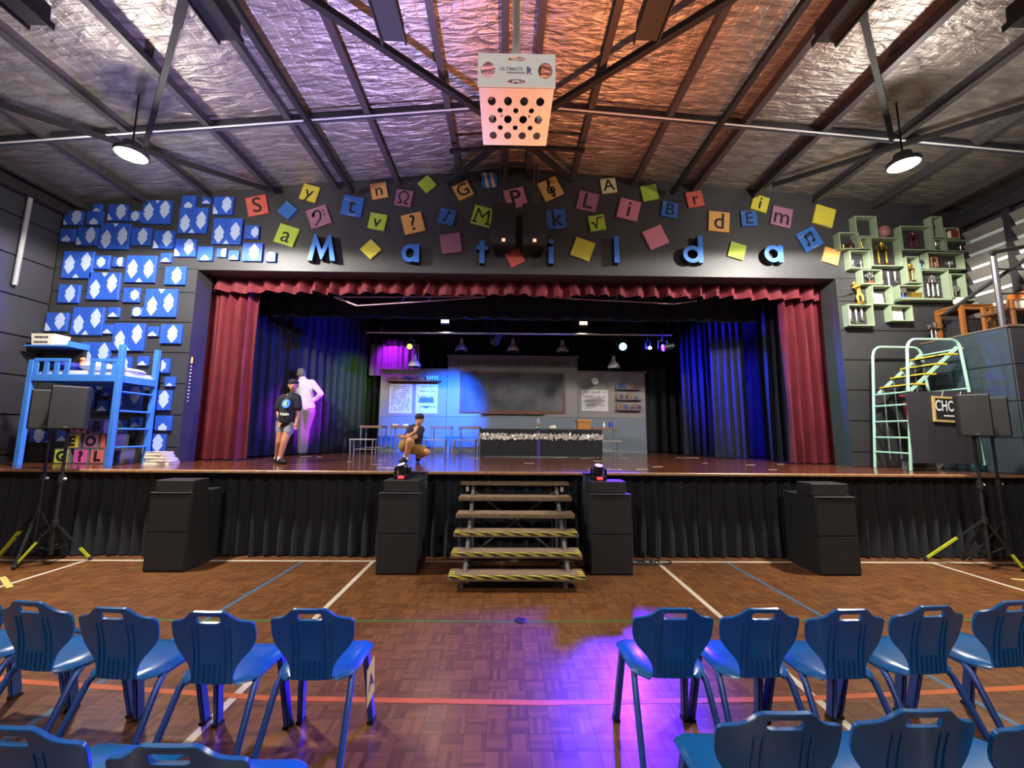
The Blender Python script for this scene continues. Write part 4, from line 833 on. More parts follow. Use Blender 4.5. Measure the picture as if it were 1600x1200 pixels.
def moving_head(x, y, z, lab, color, power, target):
    t = thing('moving_head_light', lab, 'stage light', (x, y, z)); m = mat('moving_head_plastic', '#17161b', .35)
    MB().box(x - .09, x + .09, y - .08, y + .08, z, z + .05).build('base', m, t, bevel=.008); MB().box(x - .035, x + .035, y - .083, y - .079, z + .012, z + .04).build('display', m_red_led, t)
    mb = MB(); mb.box(x - .1, x - .075, y - .03, y + .03, z + .05, z + .14); mb.box(x + .075, x + .1, y - .03, y + .03, z + .05, z + .14); mb.build('yoke', m, t, bevel=.006)
    d = (Vector(target) - Vector((x, y, z + .12))).normalized(); c = Vector((x, y, z + .12)); mb = MB(); mb.cyl(c - d * .07, c + d * .02, .06, .065, 14); mb.cyl(c + d * .02, c + d * .06, .065, .055, 14); mb.build('head', m, t, smooth=True)
    MB().cyl(c + d * .059, c + d * .064, .045, n=14).build('lens', mat('lens_' + lab.split()[0], color, .2, emit=1.5), t)
    lamp('SPOT', 'moving_head_beam', c + d * .09, power, lin(color)[:3], t, target, .03, 84, 1.)
moving_head(-1.42, 5.05, 1.066, 'left moving-head stage light with red display on the speaker beside the stairs', '#c0b0ff', P_CEIL * 1.5, (-2.9, 3.8, 6.1))
moving_head(1.02, 5.05, 1.066, 'right moving-head stage light with red display on the speaker beside the stairs', '#ff9c68', P_CEIL, (1.2, 3.3, 6.3))
for x, lab in ((-1.27, 'thin grey case behind the left moving-head light'), (.98, 'thin grey case behind the right moving-head light')):
    t = thing('cable_case', lab, 'case', (x, 5.22, 1.066 if abs(x) < .5 else .92)); z = .921; MB().box(x - .12, x + .12, 5.16, 5.26, z, z + .2).build('body', mat('dark_grey_case', '#3a3d48', .5), t, bevel=.006); MB().box(x - .125, x + .125, 5.155, 5.265, z + .2, z + .215).build('lid', m_black, t)

m_fluo = mat('fluorescent_yellow_tape', '#c8d830', .5)
def stand(c, legs, top, lab, collar=.62, lean=0, taped=(0, 1)):
    x, y = c; t = thing('speaker_stand', lab, 'speaker stand', (x, y, 0))
    MB().tube([(x, y, .12), (x, y, top * .62)], .02, 10).build('outer_pole', m_black, t, smooth=True); MB().tube([(x, y, top * .62), (x, y, top)], .016, 10).build('inner_pole', m_blackbar, t, smooth=True)
    MB().cyl((x, y, collar - .05), (x, y, collar + .03), .035, n=10).build('collar', m_black, t); MB().cyl((x, y, top * .6), (x, y, top * .66), .032, n=10).build('clamp', m_black, t); MB().sphere((x + .045, y, top * .63), .018, 8, 6).build('knob', m_cream, t)
    for i, (lx, ly) in enumerate(legs):
        a = Vector((x, y, collar)); b = Vector((lx, ly, .025)); lg = MB().bar(a, b, .028, .018).build('leg', m_black, t)
        if i in taped:
            k0 = .45 if i == taped[0] else .7; MB().bar(a.lerp(b, k0), a.lerp(b, .96), .034, .024).build('yellow_tape', m_fluo, lg)
        MB().sphere(b, .022, 8, 6).build('rubber_foot', m_black, lg); MB().bar((x, y, .18), a.lerp(b, .55), .016, .01).build('brace', m_black, t)
def stand_speaker(x, y, z0, w_, h_, d, rz, lab):
    t = thing('loudspeaker', lab, 'speaker', (x, y, z0), rz, local=True)
    MB().prism([(-w_ / 2, 0), (w_ / 2, 0), (w_ / 2, h_), (-w_ / 2, h_)], -d / 2 + .012, d / 2 - .05).build('cabinet', m_cab, t, bevel=.012)
    MB().prism([(-w_ / 2 + .06, .03), (w_ / 2 - .06, .03), (w_ / 2 - .06, h_ - .03), (-w_ / 2 + .06, h_ - .03)], d / 2 - .05, d / 2).build('rear_panel', m_cab, t, bevel=.01)
    MB().box(-w_ / 2 + .012, w_ / 2 - .012, -d / 2, -d / 2 + .012, .012, h_ - .012).build('grille', m_grille, t, bevel=.004)
    MB().box(-.018, .018, -d / 2 - .003, -d / 2, .02, .035).build('badge', m_chrome, t); MB().cyl((0, 0, -.02), (0, 0, 0), .03, n=10).build('pole_socket', m_black, t); return t
stand((-5.67, 5.14), [(-5.93, 5.0), (-5.38, 5.33), (-5.8, 5.42)], 1.63, 'black tripod stand with yellow tape, right one of the left pair', .5)
stand((-5.98, 5.22), [(-6.5, 5.3), (-5.9, 4.98), (-5.82, 5.44)], 1.63, 'black tripod stand with yellow tape at the far left edge', .66, taped=(0, 9))
stand((5.91, 5.08), [(5.42, 5.4), (6.2, 4.98), (5.95, 5.42)], 1.63, 'black tripod stand with yellow tape in front of the rolling stair', .6)
stand((6.3, 5.2), [(6.75, 5.08), (6.05, 5.42), (6.4, 5.46)], 1.63, 'black tripod stand at the far right edge', .55, taped=(9, 9))
stand_speaker(-5.68, 5.14, 1.64, .33, .54, .28, R(38), 'black loudspeaker on a stand in front of the letter blocks'); stand_speaker(-6.07, 5.24, 1.64, .31, .5, .26, R(46), 'black loudspeaker half hidden at the far left')
stand_speaker(5.93, 5.08, 1.64, .29, .54, .28, R(-40), 'black loudspeaker covering part of the chalk sign'); stand_speaker(6.36, 5.24, 1.64, .32, .52, .26, R(-46), 'black loudspeaker nearest the right edge of the picture')

# hanging pair of speakers and projector cage
for x, lab in ((-.21, 'left one of the two speakers hung on wires at the header'), (.3, 'right one of the two speakers hung on wires at the header')):
    t = thing('hanging_speaker', lab, 'speaker', (x, 6.33, 4.7)); MB().box(x - .2, x + .2, 6.19, 6.45, 4.7, 5.44).build('cabinet', m_cab, t, bevel=.012); MB().box(x - .19, x + .19, 6.178, 6.19, 4.72, 5.42).build('grille', m_grille, t, bevel=.004)
    MB().box(x - .027, x + .027, 6.17, 6.178, 4.75, 4.80).build('indicator', mat('salmon_indicator', '#ff9a80', .4, emit=1.2), t)
    for dx in (-.06, .0): MB().tube([(x + dx * (1 if x < 0 else -1) * 1.2, 6.32, 5.44), (x + dx * (1 if x < 0 else -1) * 1.2, 6.32, 6.33)], .004, 5).build('wire', m_chrome, t)
    mb = MB(); mb.box(x - .1, x + .1, 6.28, 6.36, 5.44, 5.47); mb.build('bracket', m_black, t)
def holed_panel(w_, h_, holes, n=14):
    """flat plate in x,z with round holes cut through, as geometry"""
    bm = bmesh.new(); edges_ = []
    def loop(pts):
        vs_ = [bm.verts.new((p[0], 0, p[1])) for p in pts]
        for i in range(len(vs_)): edges_.append(bm.edges.new((vs_[i], vs_[(i + 1) % len(vs_)])))
    loop([(-w_ / 2, -h_ / 2), (w_ / 2, -h_ / 2), (w_ / 2, h_ / 2), (-w_ / 2, h_ / 2)])
    for cx, cz, rx, rz in holes: loop(circle(cx, cz, rx, rz, n))
    bmesh.ops.triangle_fill(bm, use_beauty=True, use_dissolve=False, edges=edges_)
    def inhole(c): return any(((c.x - a) / rx) ** 2 + ((c.z - b) / rz) ** 2 < .9 for a, b, rx, rz in holes)
    bmesh.ops.delete(bm, geom=[f for f in bm.faces if inhole(f.calc_center_median())], context='FACES')
    bm.verts.index_update(); v = [tuple(p.co) for p in bm.verts]; f = [tuple(x.index for x in p.verts) for p in bm.faces]
    be = [tuple(x.index for x in e.verts) for e in bm.edges if len(e.link_faces) == 1]; bm.free(); return v, f, be
def plate(mb, w_, h_, holes, th, T):
    v, f, be = holed_panel(w_, h_, holes); k = len(v)
    mb.add(v + [(p[0], p[1] + th, p[2]) for p in v], f + [tuple(k + i for i in q[::-1]) for q in f] + [(a, b, k + b, k + a) for a, b in be], T)
PCX, PW = -.085, .62
t = thing('projector_cage', 'white perforated projector cage hanging from the roof on a pole', 'projector cage', (PCX, 3.3, 4.5))
mb = MB(); plate(mb, PW + .03, .31, [(-.24, 0, .062, .075), (.24, 0, .062, .075), (0, .105, .075, .022), (0, -.105, .075, .022)], .008, rotm(t=(PCX, 2.98, 4.655))); mb.build('front_panel', m_white, t)
hl = [(c * .14 - .21, r_ * .2, .036, .048) for c in range(4) for r_ in (-1, 0, 1)] + [(c * .14 - .14, .1, .024, .03) for c in range(3)] + [(c * .14 - .14, -.1, .024, .03) for c in range(3)]
mb = MB(); plate(mb, PW, .66, hl, .006, Matrix.Translation((PCX, 3.32, 4.5)) @ Matrix.Rotation(R(-90), 4, 'X')); mb.build('bottom_panel', m_white, t)
for s_ in (-1, 1): MB().box(PCX + s_ * PW / 2 - .004, PCX + s_ * PW / 2 + .004, 2.99, 3.65, 4.5, 4.81).build('side_panel', m_white, t)
MB().box(PCX - PW / 2, PCX + PW / 2, 3.645, 3.652, 4.5, 4.81).build('rear_panel', m_white, t)
MB().cyl((PCX, 3.25, 4.7), (PCX, 3.25, roofz(0) - .05), .038, n=14).build('pole', m_white, t, smooth=True); MB().box(PCX - .12, PCX + .12, 3.13, 3.37, roofz(0) - .06, roofz(0) - .03).build('ceiling_plate', m_white, t)
for x in (-.11, .14): MB().sphere((PCX + x - .015, 3.28, 4.492), .012, 8, 6).build('bolt', m_chrome, t)
v, f = text_geo('ULTIMATE', .042, .001); mb = MB().add(v, f, rotm(t=(PCX - .045, 2.978, 4.665))); [mb.box(PCX - .08 + .022 * k, PCX - .063 + .022 * k, 2.977, 2.979, 4.625, 4.637) for k in range(7)]; mb.build('printed_name', mat('grey_lettering', '#8a8494', .6), t)
mb = MB(); mb.box(PCX + .085, PCX + .097, 2.977, 2.979, 4.62, 4.69); mb.prism([(PCX + .10, 4.69), (PCX + .12, 4.665), (PCX + .115, 4.64), (PCX + .10, 4.63)], 2.977, 2.979); mb.box(PCX + .113, PCX + .125, 2.977, 2.979, 4.618, 4.63); mb.build('printed_logo', mat('violet_logo', '#5a4a8a', .5), t)
t = thing('projector', 'dark grey projector inside the white cage', 'projector', (PCX, 3.36, 4.51)); MB().box(PCX - .2, PCX + .2, 3.2, 3.55, 4.54, 4.68).build('body', mat('projector_grey', '#2c2b30', .5), t, bevel=.015); MB().cyl((PCX + .08, 3.55, 4.61), (PCX + .08, 3.58, 4.61), .04, n=14).build('lens', m_black, t)
MB().box(PCX - .05, PCX + .05, 3.22, 3.28, 4.68, 4.72).build('mount', m_black, t)

rd = random.Random(12); mb = MB()
pts = [(1.42 + .2 * math.cos(k * .9) * (.6 + .4 * rd.random()) + .02 * k, 5.27 + .09 * math.sin(k * .9), .012 + .004 * (k % 3)) for k in range(26)]
mb.tube(pts, .008, 6); solo('cable_coil', mb, m_black, 'tangle of black cable on the floor right of the stair-side cabinet', 'cable', smooth=True)

# ================================================================== CLASSROOM SET
FY = 10.6
m_flat = mat('offwhite_flat_paint', '#8a8583', .7, var=.06, scale=1.5); m_dado = mat('greyblue_dado_paint', '#737d88', .7, var=.06); m_frame = mat('brown_board_frame', '#6a4030', .5, var=.15)
def flat(x0, x1, top, lab):
    t = thing('classroom_flat', lab, 'stage flat', ((x0 + x1) / 2, FY + .05, S), group='classroom scenery flats')
    MB().box(x0, x1, FY, FY + .06, S + .95, S + top).build('upper_panel', m_flat, t); MB().box(x0, x1, FY, FY + .06, S + .001, S + .93).build('dado_panel', m_dado, t)
    MB().box(x0 - .004, x1 + .004, FY - .015, FY + .06, S + .93, S + .95).build('dado_rail', m_flat, t); MB().box(x0 - .05, x1 + .05, FY - .05, FY + .07, S + top, S + top + .04).build('cornice', m_flat, t, bevel=.008)
    MB().box(x0, x1, FY - .012, FY, S + .001, S + .1).build('skirting', m_dado, t)
flat(-3.5, -1.73, 2.16, 'left grey-white classroom flat with two notices'); flat(-1.72, 1.79, 2.55, 'tall centre classroom flat carrying the blackboard'); flat(1.8, 3.61, 2.14, 'right classroom flat with the clock')
t = thing('wall_motto', 'brown slab lettering above the blackboard', 'lettering', (.05, FY - .002, 3.5)); v, f = text_geo("IF YOU'RE HAVING FUN YOU'RE NOT LEARNING", .14, .004)
xs = [p[0] for p in v]; sx = 3.05 / (max(xs) - min(xs)); MB().add([(p[0] * sx, p[1], p[2] * 1.25) for p in v], f, rotm(t=(.05, FY - .006, 3.505))).build('letters', mat('brown_letter_paint', '#6a5848', .7), t)
m_bb = mat('chalky_blackboard', '#6a6a70', .75, c2='#3a3b3e', scale=1.2, thr=(.35, .7))
t = thing('blackboard', 'large chalk-smeared blackboard in a brown frame on the centre flat', 'blackboard', (.04, FY - .02, 2.15)); MB().box(-1.3, 1.38, FY - .02, FY - .004, 2.2, 3.2).build('slate', m_bb, t)
for a in ((-1.36, 1.44, 3.2, 3.25), (-1.36, 1.44, 2.15, 2.2)): MB().box(a[0], a[1], FY - .035, FY - .003, a[2], a[3]).build('frame_rail', m_frame, t)
for a in (-1.36, 1.38): MB().box(a, a + .06, FY - .035, FY - .003, 2.2, 3.2).build('frame_stile', m_frame, t)
MB().box(-.8, .9, FY - .11, FY - .035, 2.12, 2.15).build('chalk_tray', m_frame, t); MB().box(.55, .85, FY - .1, FY - .05, 2.15, 2.18).build('duster', m_wood, t)
def notice(x0, x1, z0, z1, lines, seed, lab, block=None):
    t = thing('wall_notice', lab, 'notice', ((x0 + x1) / 2, FY - .01, z0)); MB().box(x0, x1, FY - .012, FY - .001, z0, z1).build('board', mat('notice_grey', '#8f8a88', .6), t); MB().box(x0 + .025, x1 - .025, FY - .015, FY - .012, z0 + .025, z1 - .025).build('sheet', mat('notice_sheet', '#cfcac8', .7), t)
    mb = MB(); rd = random.Random(seed); h_ = z1 - z0
    for k in range(lines):
        z = z1 - .09 - k * (h_ - .15) / lines; x = x0 + .07
        while x < x1 - .12:
            w_ = rd.uniform(.02, .07)
            if rd.random() < .82: mb.box(x, min(x + w_, x1 - .06), FY - .017, FY - .015, z - .012, z + .012)
            x += w_ + .015
    mb.build('print', mat('brown_print', '#6f665e', .7), t)['kind'] = 'stuff'
    if block:
        mb = MB(); mb.box(block[0], block[1], FY - .0175, FY - .015, block[2], block[3]); mb.prism([(block[0] + .05, block[2] - .08), ((block[0] + block[1]) / 2, block[2] - .15), (block[1] - .05, block[2] - .08)], FY - .0175, FY - .015); mb.build('printed_panel', mat('blue_print', '#4a6a98', .7), t)
notice(-3.27, -2.62, 2.1, 2.93, 13, 1, 'white notice with rows of print at the left end of the classroom'); notice(-2.57, -1.94, 2.1, 2.94, 5, 2, 'notice with a dark panel next to the list', (-2.45, -2.07, 2.4, 2.55)); notice(1.86, 2.62, 2.2, 2.82, 4, 3, 'cream notice with four lines under the clock')
t = thing('wall_shelf', 'brown shelf with clutter above the two notices', 'shelf', (-2.6, FY - .1, 2.96)); MB().box(-3.3, -1.88, FY - .18, FY - .001, 2.96, 2.995).build('board', m_frame, t); MB().box(-3.2, -1.98, FY - .02, FY - .001, 2.9, 2.96).build('bracket_rail', m_frame, t)
for k, (x, h_, hx) in enumerate(((-3.12, .08, '#8a5a44'), (-2.95, .06, '#7a6a5c'), (-2.8, .1, '#3a4a88'), (-2.66, .07, '#2c3a70'), (-2.52, .09, '#8a4a3a'), (-2.38, .07, '#a06a50'))):
    book((x, FY - .1, 2.996), (.13, .12, h_), mat('shelf_item_%d' % k, hx, .6), 'small book pile, %s from the left on the classroom shelf' % ORD[k], R(90), group='items on the classroom shelf')
for k in range(5): lathe_thing('cup', [(.02, 0), (.028, .1), (.03, .12), (.026, .12), (.018, .02), (0, .015)], (-2.24 + .065 * k, FY - .1, 2.996), m_white, 'white cup, %s from the left at the right end of the classroom shelf' % ORD[k], 'cup')['group'] = 'white cups on the classroom shelf'
t = thing('wall_clock', 'round wall clock on the right classroom flat', 'clock', (2.25, FY - .02, 2.92)); MB().cyl((2.25, FY - .035, 3.03), (2.25, FY - .001, 3.03), .12, n=22).build('rim', mat('dark_blue_rim', '#2a3050', .4), t, smooth=True); MB().cyl((2.25, FY - .038, 3.03), (2.25, FY - .034, 3.03), .1, n=22).build('dial', m_white, t)
MB().box(2.247, 2.253, FY - .042, FY - .038, 3.03, 3.1).build('minute_hand', m_ink, t); MB().bar((2.25, FY - .044, 3.03), (2.29, FY - .044, 3.05), .006, .003, (0, 1, 0)).build('hour_hand', m_ink, t)
for k, z in enumerate((2.8, 2.52, 2.24)):
    t = thing('painted_shelf', '%s of the three cluttered shelves on the right classroom flat' % ('top', 'middle', 'lowest')[k], 'shelf', (3.15, FY - .08, z)); MB().box(2.8, 3.48, FY - .14, FY - .001, z, z + .025).build('board', mat('violet_grey_shelf', '#6a6078', .6), t)
    rd = random.Random(k); x = 2.83; n = 0
    while x < 3.36:
        w_ = rd.uniform(.05, .1); h_ = rd.uniform(.06, .17)
        book((x + w_ / 2, FY - .07, z + .0255), (.1, w_, h_), mat('shelf_item_%d' % rd.randrange(6), '#555'), '%s book from the left on the %s right-hand classroom shelf' % (ORD[n], ('top', 'middle', 'lowest')[k]), R(90), group='books on the right classroom shelves'); x += w_ + .01; n += 1
# school desks and stools
m_tube = mat('pale_steel_tube', '#a9adb5', .35, .6); m_desk = mat('brown_desk_top', '#8a6a58', .5, var=.15)
def desk(x0, x1, y0, lab):
    t = thing('school_desk', lab, 'desk', ((x0 + x1) / 2, y0 + .2, S)); h_ = .66; y1 = y0 + .42
    MB().box(x0, x1, y0, y1, S + h_ - .06, S + h_).build('desk_top', m_desk, t, bevel=.006)
    for x in (x0 + .03, x1 - .03):
        for y in (y0 + .03, y1 - .03): MB().cyl((x, y, S + .001), (x, y, S + h_ - .06), .014, n=8).build('leg', m_tube, t)
        MB().tube([(x, y0 + .03, S + .12), (x, y1 - .03, S + .12)], .01, 6).build('side_bar', m_tube, t)
    MB().tube([(x0 + .03, y1 - .03, S + .12), (x1 - .03, y1 - .03, S + .12)], .01, 6).build('foot_bar', m_tube, t)
def stool(x0, x1, y0, lab):
    t = thing('school_bench', lab, 'stool', ((x0 + x1) / 2, y0 + .15, S)); h_ = .345; y1 = y0 + .3
    MB().box(x0, x1, y0, y1, S + h_ - .025, S + h_).build('seat', mat('pale_bench_top', '#b5b0ae', .5), t, bevel=.006)
    for x in (x0 + .03, x1 - .03):
        for y in (y0 + .03, y1 - .03): MB().cyl((x, y, S + .001), (x + (.01 if x > x0 + .1 else -.01), y, S + h_ - .025), .014, n=8).build('leg', m_tube, t)
    MB().tube([(x0 + .03, y1 - .03, S + .1), (x1 - .03, y1 - .03, S + .1)], .01, 6).build('foot_bar', m_tube, t)
for a, b, lab in ((-3.68, -3.12, 'at the left end of the classroom'), (-2.95, -2.42, 'behind the crouching person'), (-1.98, -1.46, 'right of the crouching person'), (-1.3, -.76, 'just left of the tinselled table'), (1.98, 2.62, 'right of the tinselled table')):
    desk(a, b, 9.72, 'brown-topped school desk ' + lab)
    if a > -2.9 or a < -3.5: stool(a - .06, b - .06, 9.25, 'pale low bench ' + lab)
for k, (x, m, lab) in enumerate(((-2.85, m_redc, 'red book on the desk behind the crouching person'), (-2.62, m_bk, 'white book on the desk behind the crouching person'))): book((x, 9.9, S + .661), (.14, .18, .05), m, lab, R(20 * k))
lathe_thing('bottle', [(.03, 0), (.032, .08), (.012, .11), (.012, .15), (0, .15)], (2.3, 9.88, S + .661), m_white, 'small white bottle on the desk right of the tinselled table', 'bottle'); lathe_thing('jar', [(.05, 0), (.055, .1), (.04, .13), (0, .13)], (2.48, 9.9, S + .661), mat('blue_jar', '#3048c8', .3), 'blue jar on the desk right of the tinselled table', 'jar')
# tinselled table
t = thing('party_table', 'long table under black cloth edged with silver tinsel at centre stage', 'table', (.63, 8.9, S)); MB().box(-.7, 1.95, 8.62, 9.2, S + .57, S + .6).build('table_top', m_black, t, bevel=.004)
for x in (-.66, 1.91):
    for y in (8.68, 9.15): MB().box(x - .02, x + .02, y - .02, y + .02, S + .001, S + .57).build('leg', m_steel, t)
curtain((-.69, 8.6), (.53, 8.6), S + .02, S + .575, 7, .012, 'front_cloth', m_drape, t, seed=31, nz=2); curtain((.6, 8.6), (1.94, 8.6), S + .02, S + .575, 7, .012, 'front_cloth', m_drape, t, seed=32, nz=2)
MB().box(.53, .6, 8.6, 8.62, S + .02, S + .57).build('centre_strip', mat('purple_cloth', '#4a2a80', .7), t)
mb = MB(); rd = random.Random(5)
for k in range(520):
    x = rd.uniform(-.7, 1.94); z = S + rd.uniform(.38, .49); y = 8.575 + rd.uniform(-.012, .008); a = rd.uniform(0, PI); l_ = rd.uniform(.02, .04); d = Vector((math.cos(a), rd.uniform(-.4, .4), math.sin(a))) * l_; q = Vector((-math.sin(a), rd.uniform(-.6, .6), math.cos(a))) * .008
    p = Vector((x, y, z)); mb.add([p - d - q, p + d - q, p + d + q, p - d + q], [(0, 1, 2, 3)])
o = mb.build('tinsel', mat('silver_tinsel', '#f0ece8', .22, .55, var=.1), t); o['kind'] = 'stuff'
t = thing('party_tree', 'small iridescent tiered tree ornament on the tinselled table', 'ornament', (.58, 8.85, S + .601))
for k, (r_, z) in enumerate(((.075, 0), (.06, .06), (.045, .12), (.03, .17))): MB().lathe([(r_ * .6, 0), (r_, .02), (r_ * .7, .06), (0, .065)], (.58, 8.85, S + .601 + z), 10).build('tier', mat('tier_%d' % k, ('#8fd0b0', '#d0a080', '#b8d8e8', '#d8c8e8')[k], .25, .6), t)
solo('tissue_heap', MB().sphere((.9, 8.85, S + .635), (.09, .08, .045), 9, 5).sphere((.93, 8.84, S + .66), (.04, .04, .035), 7, 5), m_cream, 'small heap of pale tissue on the tinselled table', 'tissue')
t = thing('cardboard_box', 'tan cardboard box with lid on the tinselled table', 'box', (1.59, 8.9, S + .601)); m_card = mat('tan_cardboard', '#b07a44', .7, var=.08); MB().box(1.45, 1.74, 8.77, 9.0, S + .601, S + .8).build('body', m_card, t, bevel=.004); MB().box(1.43, 1.76, 8.75, 9.02, S + .76, S + .82).build('lid', m_card, t, bevel=.004)
# pendant lamps of the set
m_shade = mat('white_enamel_shade', '#c9c4c0', .35, var=.04)
for k, (x, z, lab) in enumerate(((-1.25, 3.62, 'white pendant lamp shade left of centre over the blackboard'), (.02, 3.62, 'white pendant lamp shade in the middle over the blackboard'), (1.24, 3.61, 'white pendant lamp shade right of centre over the blackboard'), (-2.38, 3.21, 'low white pendant lamp shade over the left notices'), (2.5, 3.22, 'low white pendant lamp shade below the blue stage light'))):
    t = thing('pendant_lamp', lab, 'lamp', (x, 9.6, z), group='white pendant lamps of the set')
    MB().lathe([(.15, 0), (.145, .05), (.11, .12), (.05, .18), (.045, .25), (.03, .31), (.02, .31), (.035, .24), (.04, .17), (.1, .11), (.135, .04), (.14, .0)], (x, 9.6, z), 20).build('shade', m_shade, t, smooth=True)
    MB().tube([(x, 9.6, z + .3), (x, 9.6, 5.05)], .005, 5).build('cord', m_black, t); MB().sphere((x, 9.6, z + .07), .04, 10, 8).build('bulb', m_cream, t, smooth=True)

# ---- stage lighting
t = thing('lighting_bar', 'long dull steel lighting bar across the stage', 'lighting bar', (0, 8.5, 3.78)); MB().tube([(-3.2, 8.5, 3.78), (3.5, 8.5, 3.8)], .022, 10).build('pipe', m_chrome, t, smooth=True)
for x in (-2.8, -.6, 1.4, 3.2): MB().tube([(x, 8.5, 3.8), (x, 8.5, 5.05)], .006, 5).build('suspension_wire', m_black, t)
def par(x, y, z, color, lab, beams, emit=12, r_=.09, face=(0, -1, -.25)):
    t = thing('par_light', lab, 'stage light', (x, y, z)); d = Vector(face).normalized(); c = Vector((x, y, z)); m = mat('par_black', '#121216', .5); mb = MB(); mb.cyl(c + d * .0, c - d * .2, r_, r_ * .8, 16); mb.cyl(c + d * .03, c, r_ * 1.08, r_ * 1.02, 16); mb.build('can', m, t, smooth=True)
    mb = MB(); mb.tube([(x - r_ * 1.2, y + .08, z - .02), (x - r_ * 1.2, y + .08, z + .16), (x + r_ * 1.2, y + .08, z + .16), (x + r_ * 1.2, y + .08, z - .02)], .008, 6); mb.build('yoke', m, t)
    MB().cyl((x, y + .08, z + .16), (x, y + .08, 5.1), .012, n=8).build('drop_arm', m, t)
    if emit: MB().cyl(c + d * .031, c + d * .036, r_ * .85, n=16).build('lens', mat('lens_glow_' + color, color, .2, emit=emit, var=.01), t)
    for kind, pw, colr, tgt, ang, bl in beams: lamp(kind, 'par_beam', c + (d * .06 if tgt is None else (Vector(tgt) - c).normalized() * .16), pw, lin(colr)[:3], t, tgt, .2 if pw == P_BLUE else r_ * .6, ang, bl)
par(2.39, 8.46, 3.52, '#3a9aff', 'blazing blue stage light pointing out at the hall', [('SPOT', P_BLUE, '#3c10ff', (-.25, 2.2, 0), 30, 1.), ('SPOT', 1500, '#1a20ff', (5.0, 8.7, 3.0), 84, .9), ('SPOT', 1800, '#1030ff', (-5.0, 8.0, 3.0), 46, .9)], 40)
par(2.98, 8.46, 3.5, '#fff4e0', 'small white stage light right of the blue one', [], 10, .04)
par(-2.23, 8.46, 3.47, '#c8e020', 'yellow-green stage light above the left pendant lamp', [('SPOT', 200, '#90d030', (-3.9, 9.9, 2.8), 50, .8), ('SPOT', 1100, '#30b0b0', (5.4, 7.1, 2.2), 26, .9)], 14, .06)
par(-.4, 8.5, 3.6, '#1880ff', 'blue wash light on the bar aimed at the classroom wall', [('SPOT', 2600, '#0060ff', (-1.8, 10.6, 2.1), 56, 1.)], 2, .08, (-.45, .75, -.5))
par(3.2, 8.2, 3.45, '#c040ff', 'violet wash light at the right end of the bar', [('SPOT', 8000, '#c818ff', (-4.3, 8.8, 2.1), 12, .8), ('SPOT', 900, '#6a20ff', (-5.8, 6.2, 2.2), 24, .8)], 2, .08, (-1, -.05, -.2))
par(-3.35, 10.1, 4.2, '#d030ff', 'magenta light washing the drape at the left rear of the stage', [('SPOT', 60, '#c020ff', (-3.2, 10.8, 3.6), 95, .8)], 3, .07, (.1, .8, -.6))
for x, lab in ((-1.49, 'left warm work light under the border drape'), (1.54, 'right warm work light under the border drape')):
    t = thing('work_light', lab, 'stage light', (x, 8.5, 3.99)); MB().prism([(x - .1, 3.99), (x + .1, 3.99), (x + .08, 4.1), (x - .08, 4.1)], 8.46, 8.6).build('housing', m_black, t, bevel=.006); MB().box(x - .085, x + .085, 8.452, 8.462, 4.0, 4.07).build('lit_face', mat('warm_glow', '#ffdcb0', .4, emit=1.6), t); MB().cyl((x, 8.5, 4.1), (x, 8.5, 5.08), .01, n=6).build('hanger', m_black, t)
    lamp('SPOT', 'work_light_beam', (x, 8.42, 4.0), 30, (1, .8, .55), t, (x, 7.6, 1.2), .05, 110, .8)
t = thing('rope_frame', 'thin pale pipe and cord frame hung below the crimson valance', 'batten', (-1.9, 7.25, 4.1)); m_cord = mat('pale_pink_cord', '#d8b0c0', .6)
MB().tube([(-3.36, 7.2, 4.12), (-2.0, 7.2, 4.14), (-.72, 7.2, 4.17)], .009, 6).build('pipe', m_cord, t); MB().tube([(-3.36, 7.2, 4.12), (-2.93, 7.2, 3.96)], .016, 6).build('pipe', m_cord, t); MB().tube([(-2.93, 7.2, 3.96), (-1.9, 7.2, 4.04), (-.55, 7.2, 4.16)], .011, 6).build('pipe', m_cord, t)
for x in (-2.1, -1.62, 1.0, 1.9): MB().tube([(x, 7.25, 5.09), (x, 7.24, 4.28), (x + .05, 7.23, 4.18), (x - .01, 7.23, 4.07 if x < 0 else 4.16)], .007, 5).build('tie', m_cord, t)
MB().tube([(.6, 7.2, 4.18), (1.2, 7.2, 4.14), (2.4, 7.2, 4.1), (3.0, 7.2, 4.07), (3.45, 7.2, 4.14)], .01, 6).build('pipe', m_cord, t)

# ================================================================== HALL CHAIRS
m_chair = mat('blue_moulded_plastic', '#135c9c', .28, var=.06, scale=3, coat=.2); m_leg = mat('blue_chair_leg', '#2a4f9a', .3, .1)
def strip_mesh(name, rows_, skip, thick, m, parent):
    bm = bmesh.new(); G = [[bm.verts.new(p) for p in r_] for r_ in rows_]
    for j in range(len(G) - 1):
        for i in range(len(G[0]) - 1):
            if not skip(i, j): bm.faces.new((G[j][i], G[j][i + 1], G[j + 1][i + 1], G[j + 1][i]))
    bm.verts.ensure_lookup_table(); bmesh.ops.delete(bm, geom=[v for v in bm.verts if not v.link_faces], context='VERTS')
    bmesh.ops.recalc_face_normals(bm, faces=bm.faces); bmesh.ops.solidify(bm, geom=bm.faces[:], thickness=thick)
    bmesh.ops.recalc_face_normals(bm, faces=bm.faces)
    es = [e for e in bm.edges if len(e.link_faces) == 2 and e.calc_face_angle(0) > 1.1]; bmesh.ops.bevel(bm, geom=es, offset=.004, segments=2, affect='EDGES', clamp_overlap=True)
    me = bpy.data.meshes.new(name); bm.to_mesh(me); bm.free(); me.materials.append(m); me.polygons.foreach_set('use_smooth', [True] * len(me.polygons)); me.set_sharp_from_angle(angle=R(50))
    return link_mesh(name, me, parent)
